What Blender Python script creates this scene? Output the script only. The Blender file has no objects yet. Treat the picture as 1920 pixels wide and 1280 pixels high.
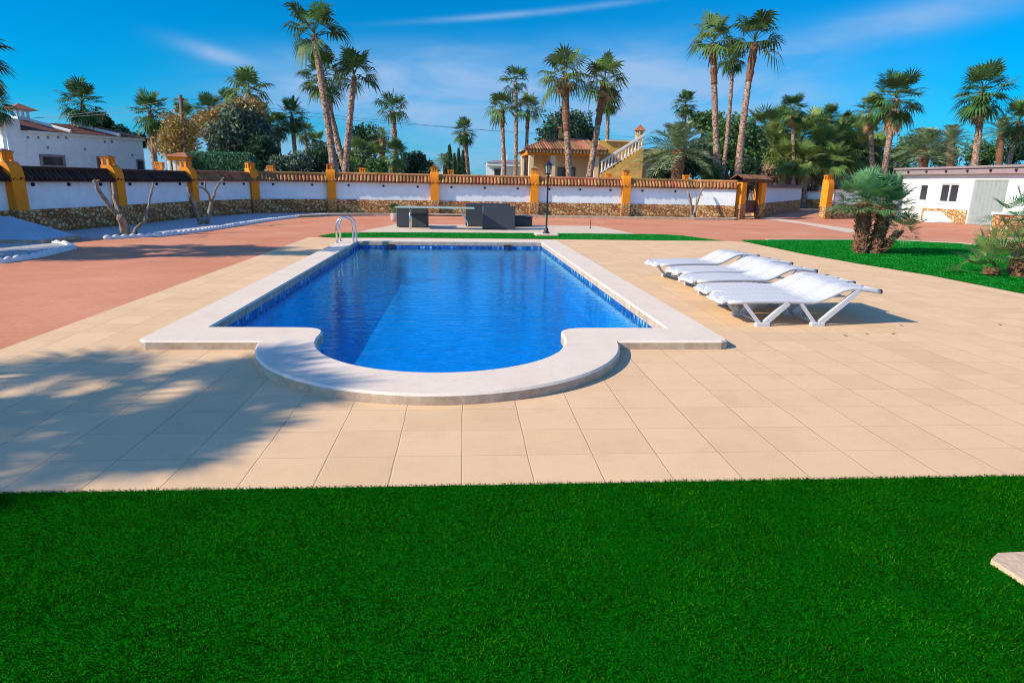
import bpy, math, random
import numpy as np
from mathutils import Vector, Matrix
from mathutils.geometry import tessellate_polygon

scene = bpy.context.scene
COL = scene.collection
R = math.radians
rnd = random.Random(11)

# ------------------------------------------------------------------ camera
T = 0.4                                   # deck tiles are 40 cm squares
FPX = 1176.73
PITCH, YAW, ROLL = 0.248838, 0.0790648, 0.0199046
CAM = Vector((2.40936, -3.13117, 1.61330))
_fwd = Vector((math.sin(YAW) * math.cos(PITCH), math.cos(YAW) * math.cos(PITCH), -math.sin(PITCH)))
_rt = Vector((math.cos(YAW), -math.sin(YAW), 0))
_up = _rt.cross(_fwd)
_r2 = _rt * math.cos(ROLL) + _up * math.sin(ROLL)
_u2 = -_rt * math.sin(ROLL) + _up * math.cos(ROLL)
cd = bpy.data.cameras.new('camera')
cd.sensor_width = 36.0
cd.lens = FPX / 1920 * 36.0
cd.clip_start, cd.clip_end = 0.05, 2000
cam = bpy.data.objects.new('camera', cd)
COL.objects.link(cam)
cam.matrix_world = Matrix(((_r2.x, _u2.x, -_fwd.x, CAM.x), (_r2.y, _u2.y, -_fwd.y, CAM.y),
                           (_r2.z, _u2.z, -_fwd.z, CAM.z), (0, 0, 0, 1)))
scene.camera = cam

# ------------------------------------------------------------------ sun, sky, exposure
SUN_AZ, SUN_EL = R(17), R(31)             # light travels towards +X, slightly +Y
sdir = Vector((math.cos(SUN_AZ) * math.cos(SUN_EL), math.sin(SUN_AZ) * math.cos(SUN_EL), -math.sin(SUN_EL)))
ld = bpy.data.lights.new('sun', 'SUN')
ld.energy = 4.8
ld.angle = R(0.5)
ld.color = (1.0, 0.85, 0.64)
lo = bpy.data.objects.new('sun', ld)
COL.objects.link(lo)
lo.rotation_euler = sdir.to_track_quat('-Z', 'Y').to_euler()
scene.view_settings.view_transform = 'Standard'
scene.view_settings.look = 'None'
scene.view_settings.gamma = 1.0
scene.view_settings.exposure = 0.5
scene.cycles.filter_width = 1.05

world = bpy.data.worlds.new('World')
scene.world = world
world.use_nodes = True
wn, wl = world.node_tree.nodes, world.node_tree.links
wn.clear()


def wnode(t, **kw):
    n = wn.new(t)
    for k, v in kw.items():
        setattr(n, k, v)
    return n


def wmath(op, a, b=None):
    n = wnode('ShaderNodeMath', operation=op)
    for i, v in enumerate((a, b)):
        if v is None:
            continue
        if isinstance(v, (int, float)):
            n.inputs[i].default_value = v
        else:
            wl.new(v, n.inputs[i])
    return n.outputs[0]


sky = wnode('ShaderNodeTexSky', sky_type='NISHITA', sun_disc=False)
sky.sun_elevation = SUN_EL
sky.sun_rotation = math.atan2(-sdir.x, -sdir.y)
sky.altitude = 50
sky.air_density, sky.dust_density, sky.ozone_density = 1.0, 0.4, 2.0
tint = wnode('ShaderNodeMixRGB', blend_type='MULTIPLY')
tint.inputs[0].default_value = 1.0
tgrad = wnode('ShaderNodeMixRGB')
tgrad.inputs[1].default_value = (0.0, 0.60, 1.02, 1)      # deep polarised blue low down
tgrad.inputs[2].default_value = (0.62, 1.12, 1.7, 1)         # brighter, whiter sky out of view, added for fill light
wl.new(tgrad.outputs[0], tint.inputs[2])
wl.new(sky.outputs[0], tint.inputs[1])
tc = wnode('ShaderNodeTexCoord')
sep = wnode('ShaderNodeSeparateXYZ')
wl.new(tc.outputs['Generated'], sep.inputs[0])
az = wmath('MULTIPLY', wmath('ARCTAN2', sep.outputs[0], sep.outputs[1]), 180 / math.pi)
el = wmath('MULTIPLY', wmath('ARCSINE', sep.outputs[2]), 180 / math.pi)
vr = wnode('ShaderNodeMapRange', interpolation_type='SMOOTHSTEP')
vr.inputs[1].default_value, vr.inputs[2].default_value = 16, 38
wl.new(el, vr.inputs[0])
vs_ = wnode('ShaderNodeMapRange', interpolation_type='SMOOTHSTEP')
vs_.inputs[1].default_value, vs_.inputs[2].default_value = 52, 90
wl.new(wmath('ABSOLUTE', az), vs_.inputs[0])  # unseen sky to the sides brightened as well, to lift the shaded walls
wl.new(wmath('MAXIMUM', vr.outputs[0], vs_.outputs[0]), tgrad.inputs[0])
comb = wnode('ShaderNodeCombineXYZ')
wl.new(wmath('MULTIPLY', az, 0.10), comb.inputs[0])
wl.new(wmath('MULTIPLY', el, 0.36), comb.inputs[1])
nz = wnode('ShaderNodeTexNoise')
nz.inputs['Scale'].default_value = 1.0
nz.inputs['Detail'].default_value = 7
nz.inputs['Roughness'].default_value = 0.55
nz.inputs['Distortion'].default_value = 0.5
wl.new(comb.outputs[0], nz.inputs['Vector'])
total = None
# soft wisps of cirrus: centre azimuth / elevation, half sizes, tilt, weight (all in degrees of sky)
for (a0, e0, sa, se, tilt, w) in ((-4, 7.0, 11, 2.1, 0.02, 1.4), (6, 6.0, 10, 2.0, -.03, 1.3), (15, 7.6, 9, 2.7, .04, 1.4),
                                  (-19.6, 9.05, 2.6, .55, -.20, .8), (-14.5, 6.1, 5, .8, 0.0, .8), (30, 11, 14, 1.1, .17, .75),
                                  (6, 13.4, 8.5, .22, .095, .75), (-12, 8.3, 3, 1.2, 0, .35), (24, 7, 9, 2.5, 0, .5), (-1, 10, 12, 1.2, .05, .4), (2, 1.2, 60, 2.6, 0, .95)):
    da = wmath('SUBTRACT', az, a0)
    de = wmath('SUBTRACT', wmath('SUBTRACT', el, e0), wmath('MULTIPLY', da, tilt))
    q = wmath('ADD', wmath('POWER', wmath('ABSOLUTE', wmath('DIVIDE', da, sa)), 2), wmath('POWER', wmath('ABSOLUTE', wmath('DIVIDE', de, se)), 2))
    g = wmath('MULTIPLY', wmath('EXPONENT', wmath('MULTIPLY', q, -1)), w)
    total = g if total is None else wmath('ADD', total, g)
ramp = wnode('ShaderNodeMapRange')
ramp.inputs[1].default_value, ramp.inputs[2].default_value = 0.33, 0.62
wl.new(nz.outputs[0], ramp.inputs[0])
cl = wmath('MULTIPLY', wmath('MINIMUM', total, 1.0), wmath('ADD', wmath('MULTIPLY', ramp.outputs[0], .72), .28))
cmix = wnode('ShaderNodeMixRGB')
cmix.inputs[2].default_value = (2.3, 3.75, 5.9, 1)
wl.new(wmath('MULTIPLY', cl, 0.98), cmix.inputs[0])
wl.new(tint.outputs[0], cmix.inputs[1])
bg = wnode('ShaderNodeBackground')
bg.inputs[1].default_value = 0.10
wo = wnode('ShaderNodeOutputWorld')
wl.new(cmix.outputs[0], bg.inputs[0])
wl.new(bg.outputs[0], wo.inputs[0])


# ------------------------------------------------------------------ placing helpers
def ray(px, py):
    return _r2 * ((px - 960) / FPX) - _u2 * ((py - 640) / FPX) + _fwd


def at(px, py, Y):
    """the point of the plane Y = const that the photograph shows at a pixel"""
    d = ray(px, py)
    return CAM + d * ((Y - CAM.y) / d.y)


def ground(px, py, z=0.0):
    d = ray(px, py)
    return CAM + d * ((z - CAM.z) / d.z)


def mpp(Y):
    return (Y - CAM.y) * 1.03 / FPX       # metres per photo pixel at that depth


# ------------------------------------------------------------------ materials
def mat(name, color, rough=0.7, noise=None, col2=None, bump=None, island=0.0, hue=(.47, .525), transl=0.0, metal=0.0, stretch=None, spec=0.3, fine=None, coord='Object'):
    m = bpy.data.materials.new(name)
    m.use_nodes = True
    nt = m.node_tree
    b = nt.nodes['Principled BSDF']
    b.inputs['Roughness'].default_value = rough
    b.inputs['Metallic'].default_value = metal
    b.inputs['Specular IOR Level'].default_value = spec
    tcn = nt.nodes.new('ShaderNodeTexCoord')
    vec = tcn.outputs[coord]
    if stretch:
        mp = nt.nodes.new('ShaderNodeMapping')
        mp.inputs['Scale'].default_value = stretch
        nt.links.new(vec, mp.inputs[0])
        vec = mp.outputs[0]
    rgb = nt.nodes.new('ShaderNodeRGB')
    rgb.outputs[0].default_value = (*color, 1)
    out = rgb.outputs[0]
    if noise:
        n = nt.nodes.new('ShaderNodeTexNoise')
        n.inputs['Scale'].default_value = noise[0]
        n.inputs['Detail'].default_value = 6
        n.inputs['Roughness'].default_value = 0.65
        nt.links.new(vec, n.inputs['Vector'])
        mr = nt.nodes.new('ShaderNodeMapRange')
        mr.inputs[1].default_value, mr.inputs[2].default_value = 0.3, 0.7
        nt.links.new(n.outputs[0], mr.inputs[0])
        mx = nt.nodes.new('ShaderNodeMixRGB')
        c2 = col2 if col2 else tuple(c * (1 - noise[1]) for c in color)
        mx.inputs[2].default_value = (*c2, 1)
        nt.links.new(mr.outputs[0], mx.inputs[0])
        nt.links.new(out, mx.inputs[1])
        out = mx.outputs[0]
    if fine:
        n = nt.nodes.new('ShaderNodeTexNoise')
        n.inputs['Scale'].default_value = fine[0]
        n.inputs['Detail'].default_value = 3
        nt.links.new(vec, n.inputs['Vector'])
        mr = nt.nodes.new('ShaderNodeMapRange')
        mr.inputs[1].default_value, mr.inputs[2].default_value = 0.3, 0.7
        mr.inputs[3].default_value, mr.inputs[4].default_value = 1 - fine[1], 1 + fine[1]
        nt.links.new(n.outputs[0], mr.inputs[0])
        hs = nt.nodes.new('ShaderNodeHueSaturation')
        nt.links.new(mr.outputs[0], hs.inputs['Value'])
        nt.links.new(out, hs.inputs['Color'])
        out = hs.outputs[0]
    if island:
        g = nt.nodes.new('ShaderNodeNewGeometry')
        mr = nt.nodes.new('ShaderNodeMapRange')
        mr.inputs[3].default_value, mr.inputs[4].default_value = 1 - island, 1 + island
        nt.links.new(g.outputs['Random Per Island'], mr.inputs[0])
        hs = nt.nodes.new('ShaderNodeHueSaturation')
        nt.links.new(mr.outputs[0], hs.inputs['Value'])
        mr2 = nt.nodes.new('ShaderNodeMapRange')
        mr2.inputs[3].default_value, mr2.inputs[4].default_value = hue
        wn_ = nt.nodes.new('ShaderNodeMath')
        wn_.operation = 'FRACT'
        ml = nt.nodes.new('ShaderNodeMath')
        ml.operation = 'MULTIPLY'
        ml.inputs[1].default_value = 7.31
        nt.links.new(g.outputs['Random Per Island'], ml.inputs[0])
        nt.links.new(ml.outputs[0], wn_.inputs[0])
        nt.links.new(wn_.outputs[0], mr2.inputs[0])
        nt.links.new(mr2.outputs[0], hs.inputs['Hue'])
        nt.links.new(out, hs.inputs['Color'])
        out = hs.outputs[0]
    nt.links.new(out, b.inputs['Base Color'])
    if bump:
        n = nt.nodes.new('ShaderNodeTexNoise')
        n.inputs['Scale'].default_value = bump[0]
        n.inputs['Detail'].default_value = 4
        nt.links.new(vec, n.inputs['Vector'])
        bp = nt.nodes.new('ShaderNodeBump')
        bp.inputs['Strength'].default_value = bump[1]
        bp.inputs['Distance'].default_value = bump[2] if len(bump) > 2 else 0.02
        nt.links.new(n.outputs[0], bp.inputs['Height'])
        nt.links.new(bp.outputs[0], b.inputs['Normal'])
    if transl:
        tr = nt.nodes.new('ShaderNodeBsdfTranslucent')
        nt.links.new(out, tr.inputs[0])
        ms = nt.nodes.new('ShaderNodeMixShader')
        ms.inputs[0].default_value = transl
        nt.links.new(b.outputs[0], ms.inputs[1])
        nt.links.new(tr.outputs[0], ms.inputs[2])
        nt.links.new(ms.outputs[0], nt.nodes['Material Output'].inputs[0])
    return m


def node_mat(name):
    m = bpy.data.materials.new(name)
    m.use_nodes = True
    nt = m.node_tree
    return m, nt, nt.nodes['Principled BSDF']


def nmath(nt, op, a, b=None, c=None):
    n = nt.nodes.new('ShaderNodeMath')
    n.operation = op
    for i, v in enumerate((a, b, c)):
        if v is None:
            continue
        if isinstance(v, (int, float)):
            n.inputs[i].default_value = v
        else:
            nt.links.new(v, n.inputs[i])
    return n.outputs[0]


def nnoise(nt, vec, scale, detail=4, rough=.55):
    n = nt.nodes.new('ShaderNodeTexNoise')
    n.inputs['Scale'].default_value = scale
    n.inputs['Detail'].default_value = detail
    n.inputs['Roughness'].default_value = rough
    if vec is not None:
        nt.links.new(vec, n.inputs['Vector'])
    return n.outputs[0]


def nrange(nt, v, a, b, c, d):
    n = nt.nodes.new('ShaderNodeMapRange')
    for i, x in enumerate((a, b, c, d)):
        n.inputs[i + 1].default_value = x
    nt.links.new(v, n.inputs[0])
    return n.outputs[0]


def nmix(nt, f, a, b, blend='MIX'):
    n = nt.nodes.new('ShaderNodeMixRGB')
    n.blend_type = blend
    for i, v in enumerate((f, a, b)):
        if isinstance(v, (int, float)):
            n.inputs[i].default_value = v
        elif isinstance(v, tuple):
            n.inputs[i].default_value = (*v, 1)
        else:
            nt.links.new(v, n.inputs[i])
    return n.outputs[0]


def nbump(nt, h, strength, dist=.01, normal=None):
    n = nt.nodes.new('ShaderNodeBump')
    n.inputs['Strength'].default_value = strength
    n.inputs['Distance'].default_value = dist
    nt.links.new(h, n.inputs['Height'])
    if normal is not None:
        nt.links.new(normal, n.inputs['Normal'])
    return n.outputs[0]


def tile_material():
    m, nt, b = node_mat('beige_deck_tiles')
    co = nt.nodes.new('ShaderNodeTexCoord').outputs['Object']
    s = nt.nodes.new('ShaderNodeSeparateXYZ')
    nt.links.new(co, s.inputs[0])
    wob = nmath(nt, 'MULTIPLY', nmath(nt, 'SUBTRACT', nnoise(nt, co, 2.3, 2), .5), .035)
    u = nmath(nt, 'ADD', nmath(nt, 'DIVIDE', s.outputs[0], T), wob)
    v = nmath(nt, 'ADD', nmath(nt, 'DIVIDE', s.outputs[1], T), wob)
    fu, fv = nmath(nt, 'FRACT', u), nmath(nt, 'FRACT', v)
    eu = nmath(nt, 'MINIMUM', fu, nmath(nt, 'SUBTRACT', 1, fu))
    ev = nmath(nt, 'MINIMUM', fv, nmath(nt, 'SUBTRACT', 1, fv))
    wid = nrange(nt, nnoise(nt, co, .9, 2), .35, .7, .010, .022)
    ju = nmath(nt, 'SUBTRACT', 1, nmath(nt, 'SMOOTH_MIN', nmath(nt, 'DIVIDE', eu, wid), 1, .3))
    jv = nmath(nt, 'MULTIPLY', nmath(nt, 'SUBTRACT', 1, nmath(nt, 'SMOOTH_MIN', nmath(nt, 'DIVIDE', ev, nmath(nt, 'MULTIPLY', wid, .8)), 1, .3)), .75)
    j = nmath(nt, 'MAXIMUM', nmath(nt, 'MAXIMUM', ju, jv), 0)
    cmb = nt.nodes.new('ShaderNodeCombineXYZ')
    nt.links.new(nmath(nt, 'FLOOR', u), cmb.inputs[0])
    nt.links.new(nmath(nt, 'FLOOR', v), cmb.inputs[1])
    wnz = nt.nodes.new('ShaderNodeTexWhiteNoise')
    nt.links.new(cmb.outputs[0], wnz.inputs['Vector'])
    base = nmix(nt, wnz.outputs['Value'], (.655, .45, .262), (.785, .545, .335))
    base = nmix(nt, nrange(nt, nnoise(nt, co, 1.1, 5), .35, .7, 0, .75), base, (.765, .54, .315))
    base = nmix(nt, nrange(nt, nnoise(nt, co, 3.2, 7, .75), .48, .75, 0, .55), base, (.58, .385, .225))
    grain = nnoise(nt, co, 95, 3, .7)
    base = nmix(nt, nrange(nt, grain, .3, .7, 0, .38), base, (.48, .32, .19))
    col = nmix(nt, nmath(nt, 'MULTIPLY', j, .62), base, (.33, .215, .125))
    nt.links.new(col, b.inputs['Base Color'])
    b.inputs['Roughness'].default_value = .85
    b.inputs['Specular IOR Level'].default_value = .15
    h = nmath(nt, 'SUBTRACT', nmath(nt, 'MULTIPLY', grain, .25), nmath(nt, 'MULTIPLY', j, 1.0))
    nt.links.new(nbump(nt, h, .4, .006), b.inputs['Normal'])
    return m


def paving_material():
    m, nt, b = node_mat('red_stamped_paving')
    co = nt.nodes.new('ShaderNodeTexCoord').outputs['Object']
    bt = nt.nodes.new('ShaderNodeTexBrick')
    bt.inputs['Scale'].default_value = 1.0
    bt.inputs['Brick Width'].default_value = .30
    bt.inputs['Row Height'].default_value = .15
    bt.inputs['Mortar Size'].default_value = .006
    bt.inputs['Color1'].default_value = (.53, .205, .105, 1)
    bt.inputs['Color2'].default_value = (.57, .22, .115, 1)
    bt.inputs['Mortar'].default_value = (.39, .15, .085, 1)
    nt.links.new(co, bt.inputs['Vector'])
    c = nmix(nt, nrange(nt, nnoise(nt, co, .5, 6, .6), .35, .7, 0, .7), bt.outputs[0], (.68, .34, .21))
    c = nmix(nt, nrange(nt, nnoise(nt, co, 14, 5, .7), .4, .75, 0, .3), c, (.40, .15, .085))
    nt.links.new(c, b.inputs['Base Color'])
    b.inputs['Roughness'].default_value = .8
    b.inputs['Specular IOR Level'].default_value = .2
    nt.links.new(nbump(nt, nnoise(nt, co, 40, 4), .25, .01), b.inputs['Normal'])
    return m


def stone_material(name='rubble_stone', scale=7.0, c1=(.66, .29, .085), c2=(.30, .105, .032), c3=(.70, .42, .17)):
    m, nt, b = node_mat(name)
    co = nt.nodes.new('ShaderNodeTexCoord').outputs['Object']
    mp = nt.nodes.new('ShaderNodeMapping')
    mp.inputs['Scale'].default_value = (1, 1, 1.25)
    nt.links.new(co, mp.inputs[0])
    vo = nt.nodes.new('ShaderNodeTexVoronoi')
    vo.inputs['Scale'].default_value = scale
    nt.links.new(mp.outputs[0], vo.inputs['Vector'])
    ve = nt.nodes.new('ShaderNodeTexVoronoi')
    ve.feature = 'DISTANCE_TO_EDGE'
    ve.inputs['Scale'].default_value = scale
    nt.links.new(mp.outputs[0], ve.inputs['Vector'])
    s = nt.nodes.new('ShaderNodeSeparateColor')
    nt.links.new(vo.outputs['Color'], s.inputs[0])
    c = nmix(nt, s.outputs[0], c1, c2)
    c = nmix(nt, nmath(nt, 'GREATER_THAN', s.outputs[1], .65), c, c3)
    c = nmix(nt, nrange(nt, nnoise(nt, co, 22, 4), .35, .7, 0, .35), c, (.20, .10, .04))
    edge = nrange(nt, ve.outputs['Distance'], 0.02, .10, 1, 0)
    c = nmix(nt, nmath(nt, 'MULTIPLY', edge, .7), c, (.15, .085, .04))
    nt.links.new(c, b.inputs['Base Color'])
    b.inputs['Roughness'].default_value = .85
    nt.links.new(nbump(nt, nrange(nt, ve.outputs['Distance'], 0, .16, 0, 1), .9, .05), b.inputs['Normal'])
    return m


def coping_material():
    m, nt, b = node_mat('pale_cast_coping')
    co = nt.nodes.new('ShaderNodeTexCoord').outputs['Object']
    c = nmix(nt, nrange(nt, nnoise(nt, co, 1.7, 6, .6), .35, .7, 0, 1), (.75, .645, .53), (.69, .58, .465))
    c = nmix(nt, nrange(nt, nnoise(nt, co, 9, 6, .75), .5, .8, 0, .5), c, (.53, .425, .335))
    c = nmix(nt, nrange(nt, nnoise(nt, co, 110, 2, .6), .35, .7, 0, .18), c, (.50, .42, .35))
    # weathering of the riser: brown grime on vertical faces only
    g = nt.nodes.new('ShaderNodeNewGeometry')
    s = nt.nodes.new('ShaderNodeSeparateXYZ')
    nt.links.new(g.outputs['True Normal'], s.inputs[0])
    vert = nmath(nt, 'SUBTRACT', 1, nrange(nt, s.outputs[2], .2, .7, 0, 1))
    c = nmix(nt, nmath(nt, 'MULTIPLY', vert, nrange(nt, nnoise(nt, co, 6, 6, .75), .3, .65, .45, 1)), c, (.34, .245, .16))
    nt.links.new(c, b.inputs['Base Color'])
    b.inputs['Roughness'].default_value = .75
    b.inputs['Specular IOR Level'].default_value = .2
    nt.links.new(nbump(nt, nnoise(nt, co, 60, 4), .25, .006), b.inputs['Normal'])
    return m


def basin_material(name, grid, c1, c2, grout, patt=False):
    m, nt, b = node_mat(name)
    co = nt.nodes.new('ShaderNodeTexCoord').outputs['Object']
    vo = nt.nodes.new('ShaderNodeTexVoronoi')
    vo.distance = 'CHEBYCHEV'
    vo.inputs['Randomness'].default_value = 0
    vo.inputs['Scale'].default_value = 1 / grid
    nt.links.new(co, vo.inputs['Vector'])
    s = nt.nodes.new('ShaderNodeSeparateColor')
    nt.links.new(vo.outputs['Color'], s.inputs[0])
    c = nmix(nt, s.outputs[0], c1, c2)
    if patt:
        c = nmix(nt, nmath(nt, 'GREATER_THAN', s.outputs[1], .72), c, (.02, .05, .13))
        c = nmix(nt, nmath(nt, 'GREATER_THAN', s.outputs[2], .8), c, (.30, .52, .62))
    c = nmix(nt, nmath(nt, 'GREATER_THAN', vo.outputs['Distance'], .44), c, grout)
    c = nmix(nt, nrange(nt, nnoise(nt, co, 6.5, 6, .75), .40, .62, 0, .6), c, tuple(k * .55 for k in c1))  # darker mottling in the colour stands in for ripple light and dark
    c = nmix(nt, nrange(nt, nnoise(nt, co, 1.1, 3), .4, .65, 0, .2), c, tuple(k * .7 for k in c1))
    nt.links.new(c, b.inputs['Base Color'])
    b.inputs['Roughness'].default_value = .25
    return m


def water_material():
    m, nt, b = node_mat('pool_water')
    out = nt.nodes['Material Output']
    nt.nodes.remove(b)
    co = nt.nodes.new('ShaderNodeTexCoord').outputs['Object']
    mp = nt.nodes.new('ShaderNodeMapping')
    mp.inputs['Scale'].default_value = (.7, 1.6, 1)
    nt.links.new(co, mp.inputs[0])
    h = nmath(nt, 'ADD', nmath(nt, 'MULTIPLY', nnoise(nt, mp.outputs[0], 2.6, 2), 1.0), nmath(nt, 'MULTIPLY', nnoise(nt, mp.outputs[0], 9.5, 3), .6))
    nrm = nbump(nt, h, .13, .05)
    gl = nt.nodes.new('ShaderNodeBsdfGlossy')
    gl.inputs['Color'].default_value = (.35, .85, 1, 1)
    gl.inputs['Roughness'].default_value = .03
    nt.links.new(nrm, gl.inputs['Normal'])
    tr = nt.nodes.new('ShaderNodeBsdfTransparent')
    tr.inputs[0].default_value = (.62, .90, 1.0, 1)
    gm = nt.nodes.new('ShaderNodeNewGeometry')
    dp = nt.nodes.new('ShaderNodeVectorMath')
    dp.operation = 'DOT_PRODUCT'
    nt.links.new(nrm, dp.inputs[0])
    nt.links.new(gm.outputs['Incoming'], dp.inputs[1])
    sch = nmath(nt, 'POWER', nmath(nt, 'SUBTRACT', 1, nmath(nt, 'MINIMUM', nmath(nt, 'ABSOLUTE', dp.outputs['Value']), 1)), 5)
    fres = nmath(nt, 'ADD', .02, nmath(nt, 'MINIMUM', nmath(nt, 'MULTIPLY', sch, 1.35), .9))
    ms = nt.nodes.new('ShaderNodeMixShader')
    nt.links.new(fres, ms.inputs[0])
    nt.links.new(tr.outputs[0], ms.inputs[1])
    nt.links.new(gl.outputs[0], ms.inputs[2])
    nt.links.new(ms.outputs[0], out.inputs[0])
    return m


def lawn_base_material():
    m, nt, b = node_mat('artificial_turf_base')
    co = nt.nodes.new('ShaderNodeTexCoord').outputs['Object']
    c = nmix(nt, nrange(nt, nnoise(nt, co, 60, 4, .7), .3, .7, 0, 1), (.001, .075, .002), (.004, .15, .004))
    c = nmix(nt, nrange(nt, nnoise(nt, co, 1.2, 4), .35, .7, 0, .5), c, (.003, .12, .006))
    nt.links.new(c, b.inputs['Base Color'])
    b.inputs['Roughness'].default_value = .8
    b.inputs['Specular IOR Level'].default_value = .0
    nt.links.new(nbump(nt, nnoise(nt, co, 130, 3), .8, .02), b.inputs['Normal'])
    return m


M = {}
M['tile'] = tile_material()
M['paving'] = paving_material()
M['stone'] = stone_material()
M['stone_light'] = stone_material('honey_rubble_stone', 4.2, (.66, .34, .12), (.50, .23, .09), (.70, .50, .27))
M['coping'] = coping_material()
M['basin'] = basin_material('blue_pool_mosaic', .025, (.004, .27, .80), (.006, .33, .86), (.01, .36, .84))
M['band'] = basin_material('waterline_tiles', .06, (.012, .09, .34), (.03, .17, .48), (.05, .15, .36), True)
M['water'] = water_material()
M['turf'] = lawn_base_material()
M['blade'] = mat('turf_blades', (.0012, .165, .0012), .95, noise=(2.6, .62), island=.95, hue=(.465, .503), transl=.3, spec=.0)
M['blade_far'] = mat('sheen_tone_turf_blades', (.014, .38, .062), .8, island=.4, hue=(.48, .51), transl=.3, spec=.25)  # lit sheen of turf seen at a low angle, put into the colour
M['terrain'] = mat('dry_earth', (.42, .32, .21), .95, (.4, .4), bump=(8, .4))
M['pad'] = mat('cream_concrete', (.68, .55, .42), .85, (1.5, .2), fine=(70, .12))
M['gravel'] = mat('pale_gravel', (.52, .52, .52), .9, (3, .2), fine=(55, .45), bump=(60, .9, .03))
M['white'] = mat('white_render', (.745, .80, .80), .85, (1.3, .10), bump=(30, .15, .006), fine=(3.5, .06))
M['whitewash'] = mat('white_edging', (.76, .74, .70), .8, (5, .2))
M['ochre'] = mat('ochre_paint', (.80, .265, .008), .7, (2.2, .22), bump=(35, .15, .006), fine=(6, .08))
M['ochre2'] = mat('weathered_ochre_render', (.72, .43, .12), .8, (1.2, .35), fine=(4, .12))
M['cream'] = mat('cream_render', (.72, .56, .36), .8, (1, .15))
M['terracotta'] = mat('terracotta_tiles', (.44, .20, .08), .8, (2.5, .6), island=.35, fine=(16, .25))
M['blacktile'] = mat('dark_roof_tiles', (.07, .035, .025), .9, (3, .6), island=.5)  # much darker tile colour for the leftmost wall bays
M['oldtile'] = mat('weathered_roof_tiles', (.17, .08, .05), .85, (2, .5), island=.3, fine=(9, .3))
M['trunk'] = mat('palm_trunk_bark', (.50, .335, .245), .9, (4.5, .75), bump=(7, 1, .15), stretch=(1.5, 1.5, 1.8), fine=(5.5, .75))
M['trunk2'] = mat('fibrous_trunk_bark', (.27, .135, .075), .95, (6, .6), bump=(14, 1, .08), fine=(20, .4))
M['bark'] = mat('grey_bark', (.36, .29, .22), .9, (5, .65), bump=(16, 1, .05), stretch=(2, 2, .6), fine=(14, .25))
M['wood'] = mat('woody_bark', (.16, .11, .075), .9, (4, .4))
M['leaf'] = mat('palm_leaf', (.065, .135, .034), .5, island=.6, transl=.28, spec=.4)
M['leaf_b'] = mat('palm_leaf_light', (.125, .20, .055), .5, island=.6, transl=.3, spec=.4)
M['leaf_c'] = mat('palm_leaf_bluish', (.115, .29, .12), .5, island=.45, transl=.2, spec=.4)
M['leaf_d'] = mat('feather_palm_leaf', (.21, .29, .145), .5, island=.5, transl=.2, spec=.4)
M['leaf_g'] = mat('grove_palm_leaf', (.16, .24, .065), .5, island=.6, transl=.3, spec=.4)
M['dead'] = mat('dry_frond', (.52, .35, .18), .9, island=.45, transl=.15)
M['fol_dark'] = mat('dark_evergreen_leaf', (.035, .085, .042), .6, island=.7, transl=.25)
M['fol_mid'] = mat('broad_green_leaf', (.07, .15, .045), .6, island=.7, transl=.25)
M['fol_gold'] = mat('golden_olive_leaf', (.34, .235, .07), .6, island=.5, transl=.25)
M['fol_grey'] = mat('grey_green_leaf', (.10, .155, .10), .6, island=.6, transl=.2)
M['fol_dry'] = mat('dry_scrub_twig', (.33, .235, .15), .8, island=.5, transl=.1)
M['hedge'] = mat('clipped_hedge_leaf', (.075, .20, .10), .6, island=.5, transl=.2)
M['plastic'] = mat('white_plastic', (.54, .555, .58), .45, (9, .06), spec=.4)
M['dark'] = mat('black_rubber', (.02, .02, .022), .6)
M['rattan'] = mat('dark_rattan', (.06, .072, .09), .6, (40, .5), bump=(70, .6, .01), stretch=(1, 1, 2.5))
M['cushion'] = mat('charcoal_cushion', (.05, .055, .065), .9, (20, .2))
M['steel'] = mat('polished_steel', (.70, .70, .72), .16, metal=1.0)
M['steel_dull'] = mat('weathered_cable', (.16, .17, .18), .8)
M['iron'] = mat('black_painted_iron', (.018, .018, .02), .45)
M['rust'] = mat('rust_brown_metal', (.10, .035, .022), .6, (10, .3))
M['tabletop'] = mat('green_table_top', (.30, .42, .37), .35)
M['grey_door'] = mat('grey_metal_door', (.27, .32, .325), .5, (3, .1))
M['fascia'] = mat('mauve_grey_fascia', (.27, .22, .235), .7, (3, .15))
M['glass'] = mat('dark_window_glass', (.03, .035, .045), .12, spec=.6)
M['lampglass'] = mat('frosted_lamp_glass', (.30, .33, .30), .35)
M['slate'] = mat('blue_grey_cover', (.36, .50, .60), .6, (1.5, .2))
M['leafdry'] = mat('fallen_leaf', (.16, .08, .03), .8)
M['slab'] = mat('cream_stone_slab', (.63, .46, .31), .8, (5, .25), bump=(30, .4), fine=(40, .12))
M['polewood'] = mat('weathered_pole_wood', (.20, .13, .09), .9, (4, .4), stretch=(3, 3, .3))


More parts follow.
